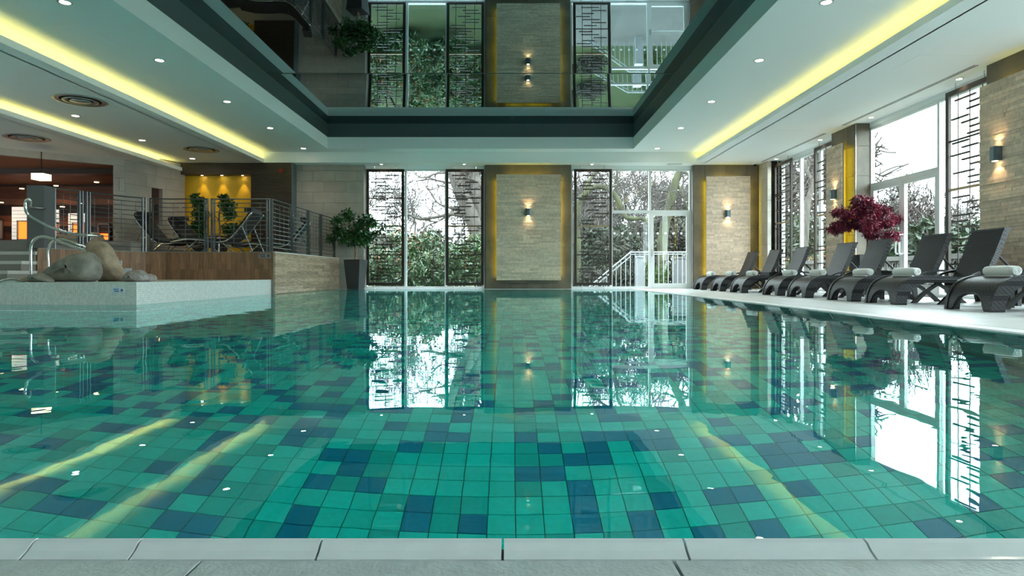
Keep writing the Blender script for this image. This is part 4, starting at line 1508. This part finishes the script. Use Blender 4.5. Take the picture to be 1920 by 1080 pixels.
# large ficus in front of the far-left window
t = thing('potted_ficus', 'large green ficus in a tall charcoal planter by the left window', 'potted plant', (at(667, 0, 17.15).x, 17.15, 0))
t.rotation_euler = (0, 0, math.radians(-14))
planter(t, .165, .235, .79)
for k in range(3):
    ph = k * 2.1
    MB().tube([(.025 * math.cos(ph + z * 9), .025 * math.sin(ph + z * 9), .79 + z) for z in [i * .04 for i in range(14)]], .017, 7).build('stem', bark_in, t, smooth=True)
blobs = []
fr_ = random.Random(4)
for k in range(46):
    a, rr_ = fr_.uniform(0, 6.28), fr_.uniform(.1, .78)
    blobs.append((rr_ * math.cos(a), rr_ * math.sin(a) * .62, 1.62 + fr_.uniform(-.38, .48) * (1.05 - rr_ * .55) - rr_ * .10, .17, .17, .14))
pts = blob_pts(blobs, 5200, 8)
for k in range(9):
    a = k * .7
    MB().tube([(0, 0, 1.25), (.25 * math.cos(a), .2 * math.sin(a), 1.5), (.5 * math.cos(a), .35 * math.sin(a), 1.65 + .1 * math.sin(k))], [.014, .009, .004], 5).build('branch', bark_in, t)
tag(link('foliage', leaf_mesh('foliage', pts, .085, ficus_m, 3, .5, .25), t), kind='stuff')

# red maple
t = thing('potted_maple', 'crimson cut-leaf maple in a charcoal planter behind the loungers', 'potted plant', (6.70, 12.1, 0))
planter(t, .15, .215, .76)
MB().tube(smooth_path([(0.03, 0, .76), (.06, 0, 1.0), (.02, .02, 1.2), (.06, 0, 1.45)]), .024, 7).build('stem', bark_in, t, smooth=True)
for k in range(7):
    a = k * .9
    MB().tube([(.06, 0, 1.30), (.06 + .2 * math.cos(a), .2 * math.sin(a), 1.58), (.06 + .42 * math.cos(a), .4 * math.sin(a), 1.5)], [.012, .008, .004], 5).build('branch', bark_in, t)
mr_ = random.Random(6)
cl_ = []
for k in range(34):
    a, rr_ = mr_.uniform(0, 6.28), mr_.uniform(.05, .52)
    cl_.append((.04 + rr_ * math.cos(a) * 1.05, rr_ * math.sin(a), 1.52 + mr_.uniform(-.30, .34) * (1 - rr_ * .5) - rr_ * .25 + (.0 if math.cos(a) < 0 else -.07), .15, .15, .10))
pts = blob_pts(cl_, 6500, 9)
lr = np.random.default_rng(2)
stars = np.repeat(pts, 3, axis=0)
tag(link('foliage', leaf_mesh('foliage', stars, .085, maple_m, 5, .20, .9), t), kind='stuff')

# terrace plants
for k, (px, py, Y, lab, bl) in enumerate((
        (374, 470, 16.9, 'slim ficus in a pot at the left of the gold niche', [(0, 0, 1.45, .2, .18, .16), (.03, 0, 1.15, .22, .18, .2), (-.02, 0, .8, .2, .18, .22), (.05, 0, .5, .2, .18, .18), (-.1, 0, 1.6, .13, .1, .1)]),
        (411, 470, 16.7, 'cloud-pruned ficus with bare stem before the gold niche', [(.22, 0, 1.35, .24, .18, .17), (.12, 0, 1.55, .15, .12, .1), (.38, 0, .70, .32, .25, .2), (.28, 0, 1.12, .18, .15, .15), (.5, 0, .62, .22, .2, .16)]))):
    p = at(px, py, Y)
    t = thing('potted_ficus', lab, 'potted plant', (p.x, Y, ZT))
    planter(t, .12, .16, .28)
    MB().tube(smooth_path([(0, 0, .28), (.02, 0, .7), (.0, 0, 1.1), (.08, 0, 1.45)]), .02, 6).build('stem', bark, t, smooth=True)
    for a, b in ((.55, -.25), (.9, .28), (1.1, -.22), (1.25, .25)):
        MB().tube([(0, 0, a - .15), (b * .6, 0, a), (b, 0, a + .08)], [.012, .009, .004], 5).build('branch', bark, t)
    tag(link('foliage', leaf_mesh('foliage', blob_pts(bl, 2600, 20 + k), .075, ficus_m, 30 + k, .5, .25), t), kind='stuff')

# terrace loungers: black upholstered, steel frame
def terrace_lounger(lab, loc, rotz):
    t = thing('terrace_lounger', lab, 'lounger', loc, rotz, 'black cushioned loungers on the terrace')
    prof = smooth_path([(-.95, 0, .30), (-.6, 0, .36), (-.25, 0, .34), (.05, 0, .30), (.30, 0, .36), (.55, 0, .62), (.80, 0, .95)], 4)
    out = [(p.x, p.z) for p in prof] + [(p.x + .02, p.z - .09) for p in reversed(prof)]
    MB().poly(out, 'y', -.30, .30).build('cushion', pad_m, t)
    for s_ in (-1, 1):
        fr = [Vector((p.x + .03, s_ * .32, p.z - .07)) for p in prof]
        MB().tube(fr, .018, 7).build('side_rail', steel, t, smooth=True)
        MB().tube([(.15, s_ * .32, .25), (.45, s_ * .32, 0)], .016, 6).build('leg', steel, t)
        MB().tube([(-.35, s_ * .32, .27), (-.65, s_ * .32, 0)], .016, 6).build('leg', steel, t)
        MB().tube([(.60, s_ * .32, .60), (.85, s_ * .32, 0)], .016, 6).build('leg', steel, t)
    MB().box(.62, .80, -.22, .22, .90, .98).build('head_cushion', pad_m, t)
    return t


terrace_lounger('black cushioned lounger with its raised back near the terrace corner', (-6.35, 14.0, ZT), 0)
terrace_lounger('black cushioned lounger with its back raised at the left, behind the railing', (-7.75, 14.85, ZT), math.pi)
terrace_lounger('black cushioned lounger between the gold niche and the railing', (-7.55, 15.85, ZT), math.radians(170))
terrace_lounger('black cushioned lounger seen through the pool-side railing', (-5.95, 16.2, ZT), math.radians(12))
t = thing('terrace_table', 'small round table beside the terrace loungers', 'table', (at(408, 0, 14.9).x, 14.95, ZT))
MB().lathe([(.2, .42), (.2, .44)], 20).build('table_top', pad_m, t)
MB().tube([(0, 0, .012), (0, 0, .42)], .02, 8).build('stem', steel, t)
MB().lathe([(.15, 0), (.14, .012)], 20).build('base', steel, t)

# ------------------------------------------------------------------ outside
GZ = -.12
struct(MB().box(-60, 90, 18.35, 110, GZ - .3, GZ).box(7.76, 90, -40, 18.35, GZ - .3, GZ).build('floor_lawn', lawn_m), 'grass and ground outside the windows', 'ground')
struct(MB().box(7.76, 11.2, -10, 24, GZ, -.03).box(1.2, 7.76, 18.34, 21.4, GZ, -.03).build('floor_paving', paving), 'pale paving just outside the glass doors', 'paving')


def tree_mesh(seed, height, r0, levels=5, lean=(0, 0), spread=.55, nb=(3, 5), rmin=(.02, .02, .024, .022, .018, .013)):
    """bare winter tree; returns (trunk MB, branches MB)"""
    r = random.Random(seed)
    trunk, br = MB(), MB()
    def grow(p, d, L, rad, lev):
        n = 4 if lev < 2 else 3
        pts, rs = [p], [rad]
        q, dd = p.copy(), d.copy()
        for i in range(n):
            dd = (dd + Vector((r.uniform(-1, 1), r.uniform(-1, 1), r.uniform(-.6, .8))) * (.16 + .05 * lev)).normalized()
            q = q + dd * (L / n)
            pts.append(q.copy()); rs.append(rad * (1 - .55 * (i + 1) / n))
        (trunk if lev == 0 else br).tube(pts, [max(q_, rmin[lev]) for q_ in rs], (8, 6, 5, 3, 3, 3)[lev], cap=False)
        if lev >= levels:
            return
        k = r.randint(*nb) + (1 if lev == 0 else 0)
        for c in range(k):
            u = r.uniform(.35, 1) if lev else r.uniform(.40, 1)
            i = min(int(u * n), n - 1)
            f = u * n - i
            o = pts[i].lerp(pts[i + 1], f)
            a = r.uniform(0, 6.283)
            side = dd.cross(Vector((math.cos(a), math.sin(a), .3)))
            if side.length < .01:
                side = Vector((1, 0, 0))
            side.normalize()
            nd = (dd * (1 - spread) + side * spread * 1.25 + Vector((0, 0, .12))).normalized()
            grow(o, nd, L * r.uniform(.52, .78), rs[i] * .62, lev + 1)
    grow(Vector((0, 0, 0)), Vector((lean[0], lean[1], 1)).normalized(), height * .5, r0, 0)
    return trunk, br


def place_tree(label, meshes, loc, rz, s, group=None):
    t = thing('bare_tree', label, 'tree', loc, rz, group)
    t.scale = (s, s, s)
    link('trunk', meshes[0], t); link('branches', meshes[1], t)
    return t


TM = []
for sd, hgt, rad, sp_ in ((1, 9, .13, .55), (2, 10, .15, .5), (3, 8, .11, .6), (4, 11, .14, .48)):
    a, b = tree_mesh(sd, hgt, rad, 5, spread=sp_, nb=(3, 5))
    TM.append((a.mesh('trunk', bark, True), b.mesh('branches', twig, False)))
for sd, hgt, rad, sp_ in ((11, 9, .20, .5), (12, 10, .22, .52), (13, 8, .18, .55)):      # stouter garden trees on the right
    a, b = tree_mesh(sd, hgt, rad, 4, spread=sp_, nb=(4, 5), rmin=(.06, .055, .05, .045, .04))
    TM.append((a.mesh('trunk', bark, True), b.mesh('branches', twig, False)))
print('tree tris', [len(b.polygons) * 2 for _, b in TM])

# feature trees: the limbs follow the photograph at the distance the tree stands
def feature_tree(label, limbs, Y, mat, seed, twigs=60, tl=1.4):
    r = random.Random(seed)
    base = at(limbs[0][0][0][0], limbs[0][0][0][1], Y)
    root = Vector((base.x, Y, GZ))
    t = thing('old_tree', label, 'tree', root)
    tw_ = MB()
    for li, (pts, r0, r1, dy) in enumerate(limbs):
        P = [at(px, py, Y) + Vector((0, dy * k / max(1, len(pts) - 1), 0)) for k, (px, py) in enumerate(pts)]
        if li == 0:
            P[0].z = GZ
        P = smooth_path([p - root for p in P], 4)
        rs = [r0 + (r1 - r0) * k / (len(P) - 1) for k in range(len(P))]
        MB().tube(P, rs, 9).build('trunk' if li == 0 else 'limb', mat, t, smooth=True)
        for k in range(int(twigs * (1 if li else .5))):
            i = r.randrange(len(P) // 3, len(P))
            def sub(p, d, L, rad, lev):
                pts2 = [p]
                q = p.copy()
                for _ in range(3):
                    d = (d + Vector((r.uniform(-1, 1), r.uniform(-1, 1), r.uniform(-.7, .8))) * .35).normalized()
                    q = q + d * L / 3
                    pts2.append(q.copy())
                tw_.tube(pts2, [rad, rad * .8, rad * .6, rad * .35], 4 if lev == 0 else 3, cap=False)
                if lev < 3:
                    for _ in range(3):
                        sub(pts2[r.randint(1, 3)], (d + Vector((r.uniform(-1, 1), r.uniform(-1, 1), r.uniform(-.8, .8)))).normalized(), L * .62, rad * .55, lev + 1)
            if k < 14:
                sub(P[i], Vector((r.uniform(-1, 1), r.uniform(-.6, .6), r.uniform(-.4, 1))).normalized(), tl * r.uniform(.6, 1.3), max(rs[i] * .22, .012), 0)
    tw_.build('twigs', twig, t)
    return t


feature_tree('pair of thick grey trunks rising past the left window', [
    ([(905, 520), (895, 440), (868, 370), (850, 317), (838, 262)], .34, .25, 0),
    ([(912, 470), (905, 420), (892, 360), (884, 317), (872, 255)], .36, .30, 1.0),
    ([(868, 405), (845, 402), (820, 408), (790, 412), (766, 404), (745, 412)], .085, .03, -.6),
    ([(852, 330), (838, 325), (815, 328), (795, 336), (775, 325)], .06, .015, -.4),
    ([(860, 390), (838, 388), (818, 378), (806, 360), (794, 345)], .06, .015, .5)], 25.5, bark, 3)
feature_tree('mossy tree with an arching limb behind the right window', [
    ([(1078, 535), (1082, 470), (1080, 420), (1086, 380), (1098, 362)], .17, .12, 0),
    ([(1096, 364), (1112, 352), (1132, 352), (1150, 366), (1164, 392), (1170, 408), (1184, 412), (1200, 412), (1213, 424)], .12, .07, -.5),
    ([(1090, 374), (1100, 352), (1112, 330), (1130, 312), (1150, 300)], .09, .04, .4),
    ([(1150, 366), (1158, 345), (1160, 320), (1172, 300)], .08, .03, .4)], 23.5, bark_moss, 5)
feature_tree('leaning mossy trunk behind the glazed far door', [
    ([(1238, 520), (1244, 440), (1254, 395), (1264, 350), (1276, 318), (1290, 280)], .20, .13, 0),
    ([(1268, 340), (1276, 360), (1282, 380), (1288, 400)], .06, .03, -.3),
    ([(1272, 325), (1284, 322), (1300, 328)], .09, .04, .3)], 24.5, bark_moss, 8)
feature_tree('small twisting bare tree outside the far right-wall window', [
    ([(1506, 480), (1512, 400), (1517, 370), (1524, 345), (1512, 320), (1510, 300)], .14, .06, 0),
    ([(1517, 372), (1530, 352), (1540, 335), (1548, 318)], .07, .03, .6),
    ([(1512, 322), (1522, 306), (1520, 290)], .05, .02, .4)], 25.0, bark, 9, 40, .9)

spots = [(-7.2, 28.5, 0, .62), (-5.2, 34, 1, .7), (-8.5, 36, 3, .8), (-3.2, 38, 2, .8), (-6.2, 41, 0, .9), (2.4, 30, 2, .8), (4.0, 33, 0, .85), (6.3, 35, 1, .8), (8.2, 31, 2, .8), (9.0, 38, 3, .8), (5.4, 42, 2, .9), (2.8, 41, 1, .85),
         (12.6, 31.5, 5, .95), (14.2, 33, 4, 1.05), (11.8, 36, 6, 1.1), (15.4, 36, 5, 1.0), (17.3, 31, 6, .54), (18.9, 32, 4, .56), (20.4, 31, 5, .58), (20.6, 35, 6, .66), (22.9, 34, 4, .62), (18.4, 36.5, 5, .58), (21.6, 29.2, 6, .54)]
trng = random.Random(2)
spots.sort(key=lambda q: q[0] / q[1])
nfar = sum(1 for q in spots if q[0] <= 11)
for n, (x, y, k, s) in enumerate(spots):
    far = x <= 11
    side = 'far windows' if far else 'right-hand windows'
    place_tree('bare winter tree in the woodland beyond the %s, %s from the left' % (side, ORD[n if far else n - nfar]), TM[k], (x, y, GZ), trng.uniform(0, 6.28), s, 'bare woodland trees beyond the %s' % side)


def bush(label, x, y, rx, ry, hgt, n, size, mat, seed, mats2=None, frac2=0, name='shrub', group=None, aspect=.35):
    t = thing(name, label, 'shrub', (x, y, GZ), 0, group)
    r = random.Random(seed)
    bl = []
    for k in range(26):
        a, q = r.uniform(0, 6.28), r.random() ** .5
        hz = r.uniform(.12, 1) * (1 - .35 * q * q)
        bl.append((rx * q * math.cos(a), ry * q * math.sin(a), hgt * hz * .85, rx * .28, ry * .3, hgt * .16))
    tag(link('foliage', leaf_mesh('foliage', blob_pts(bl, n, seed, .45), size, mat, seed, aspect, .1, mats2, frac2), t), kind='stuff')
    st_ = MB()
    for k in range(7):
        a = r.uniform(0, 6.28)
        st_.tube([(.1 * math.cos(a), .1 * math.sin(a), 0), (rx * .3 * math.cos(a), ry * .3 * math.sin(a), hgt * .4), (rx * .55 * math.cos(a), ry * .5 * math.sin(a), hgt * .75)], [.035, .025, .01], 5, cap=False)
    st_.build('stems', bark, t)
    return t


bush('broad rhododendron filling the lower left window', -2.6, 21.3, 2.0, 1.2, 2.15, 11000, .17, rhodo, 1, rhodo_red, .10, 'rhododendron', aspect=.30)
bush('taller rhododendron behind the left screen', -4.7, 23.0, 1.8, 1.3, 2.6, 8000, .17, rhodo, 2, rhodo_red, .16, 'rhododendron', aspect=.30)
bush('pale green shrub before the twin trunks', -1.1, 22.6, 1.3, 1.0, 2.3, 5500, .13, rhodo, 3, rhodo_red, .12, aspect=.30)
bush('clipped bright green hedge behind the white steps railing', 4.9, 22.2, .55, .5, 1.15, 3200, .07, hedge_m, 4, name='hedge')
bush('ivy-dark thicket behind the far door', 5.6, 27.0, 2.4, 1.5, 3.4, 9000, .2, scrub_m, 5)
bush('ivy-dark thicket behind the arching limb', 3.6, 27.5, 2.2, 1.4, 3.2, 9000, .2, shrub_m, 6)
bush('low russet shrub by the outside steps', 2.9, 22.6, .55, .5, .95, 1500, .12, scrub_m, 7)
for k, (x, y, rx, hgt, mt, lab) in enumerate((
        (-7.6, 31.5, 2.6, 3.0, scrub_m, 'grey scrub beyond the screen by the ficus'), (-4.2, 33, 2.8, 3.3, scrub_m, 'grey scrub beyond the dotted left window pane'), (-1.2, 33, 2.4, 3.2, scrub_m, 'grey scrub beyond the twin trunks'),
        (8.2, 31, 2.6, 4.0, scrub_m, 'grey scrub to the right of the far door'), (2.6, 32, 2.2, 3.0, scrub_m, 'grey scrub straight beyond the arching limb'), (5.6, 32.5, 2.4, 4.4, scrub_m, 'tall grey scrub behind the leaning mossy trunk'),
        (12.6, 27.5, 1.6, 3.3, shrub_m, 'dark evergreen outside the far right-wall window'), (14.4, 30, 1.8, 3.6, shrub_m, 'dark evergreen behind the right-wall screen left of the maple'), (16.6, 28.5, 2.0, 2.7, shrub_m, 'dark evergreen outside the left leaf of the double doors'),
        (18.6, 27.5, 1.6, 3.5, shrub_m, 'dark evergreen outside the right leaf of the double doors'), (19.6, 26.3, 1.5, 2.9, shrub_m, 'dark evergreen beyond the near screen'), (21.4, 27, 1.8, 3.3, shrub_m, 'dark evergreen farthest right beyond the near pier'), (11.9, 24.8, 1.0, 1.7, rhodo, 'russet-tipped shrub behind the balustrade'))):
    bush(lab, x, y, rx, rx * .7, hgt, 7500, .34 if mt is not rhodo else .15, mt, 40 + k, rhodo_red if mt is rhodo else None, .3 if mt is rhodo else 0)

# white outside stair and railing beyond the far door
YR = 21.0
t = thing('stair_railing', 'white outdoor railing with stair slope beyond the far glazed door', 'railing', (at(1220, 0, YR).x, YR, -.03))
b0 = Vector((at(1220, 0, YR).x, YR, -.03))
ztop = at(0, 473, YR).z + .03
xs = [at(1182, 0, YR).x - b0.x + .155 * k for k in range(14)]
MB().tube([(xs[0], 0, ztop), (xs[-1], 0, ztop)], .022, 8).build('top_rail', white_metal, t)
MB().tube([(xs[0], 0, ztop - .07), (xs[-1], 0, ztop - .07)], .014, 6).build('lower_rail', white_metal, t)
for x in xs:
    MB().tube([(x, 0, 0), (x, 0, ztop)], .014, 6).build('baluster', white_metal, t)
sl0 = Vector((xs[0], 0, ztop)); sl1 = at(1102, 540, YR) - b0
for dz, rr_ in ((0, .022), (-.14, .018)):
    MB().tube([sl0 + Vector((0, 0, dz)), sl1 + Vector((0, 0, dz))], rr_, 8).build('slope_rail', white_metal, t)
for k in range(1, 9):
    p = sl0.lerp(sl1, k / 9)
    zz = max(p.z - 1.0, GZ + .03 - .0)
    MB().tube([(p.x, 0, min(zz, p.z - .1)), (p.x, 0, p.z)], .014, 6).build('baluster', white_metal, t)
t = thing('gate_post', 'square white post standing in the outdoor railing', 'post', (at(1200, 0, YR - .35).x, YR - .35, -.03))
MB().box(-.11, .11, -.09, .09, 0, .98).build('shaft', white_metal, t)
MB().box(-.13, .13, -.11, .11, .98, 1.04).build('cap', white_metal, t)
t = thing('garden_wall', 'pale rendered garden wall at the right of the far door', 'wall', (at(1290, 0, 22).x, 22.3, GZ))
MB().box(-.45, .9, -.1, .1, 0, 1.08).build('wall_body', render_wall, t)
MB().box(-.47, .92, -.13, .13, 1.08, 1.14).build('coping', render_wall, t)
# stone balustrade along the terrace outside the right wall
XB = 10.6
bal = MB().lathe([(.075, 0), (.075, .06), (.045, .09), (.085, .22), (.095, .30), (.05, .47), (.04, .55), (.07, .60), (.07, .64)], 12).mesh('baluster', balus_m, True)
for k, (ya, yb) in enumerate(((9.5, 13.9), (14.3, 18.7), (19.1, 23.5))):
    t = thing('stone_balustrade', 'stone balustrade outside the %s' % ('near screen', 'double doors', 'far right-wall window')[k], 'balustrade', (XB, (ya + yb) / 2, -.03), 0, 'outdoor stone balustrade bays')
    L = (yb - ya) / 2
    MB().box(-.16, .16, -L, L, 0, .16).build('plinth', balus_m, t)
    MB().box(-.15, .15, -L, L, .80, .92).build('handrail', balus_m, t)
    MB().box(-.19, .19, -L - .2, -L + .18, 0, .98).build('pedestal', balus_m, t)
    n = int((2 * L - .4) / .24)
    for j in range(n):
        link('baluster', bal, t, (0, -L + .35 + j * (2 * L - .5) / n, .16))
print('objects', len(bpy.data.objects), 'tris', sum(len(o.data.polygons) * 2 for o in bpy.data.objects if o.type == 'MESH'))
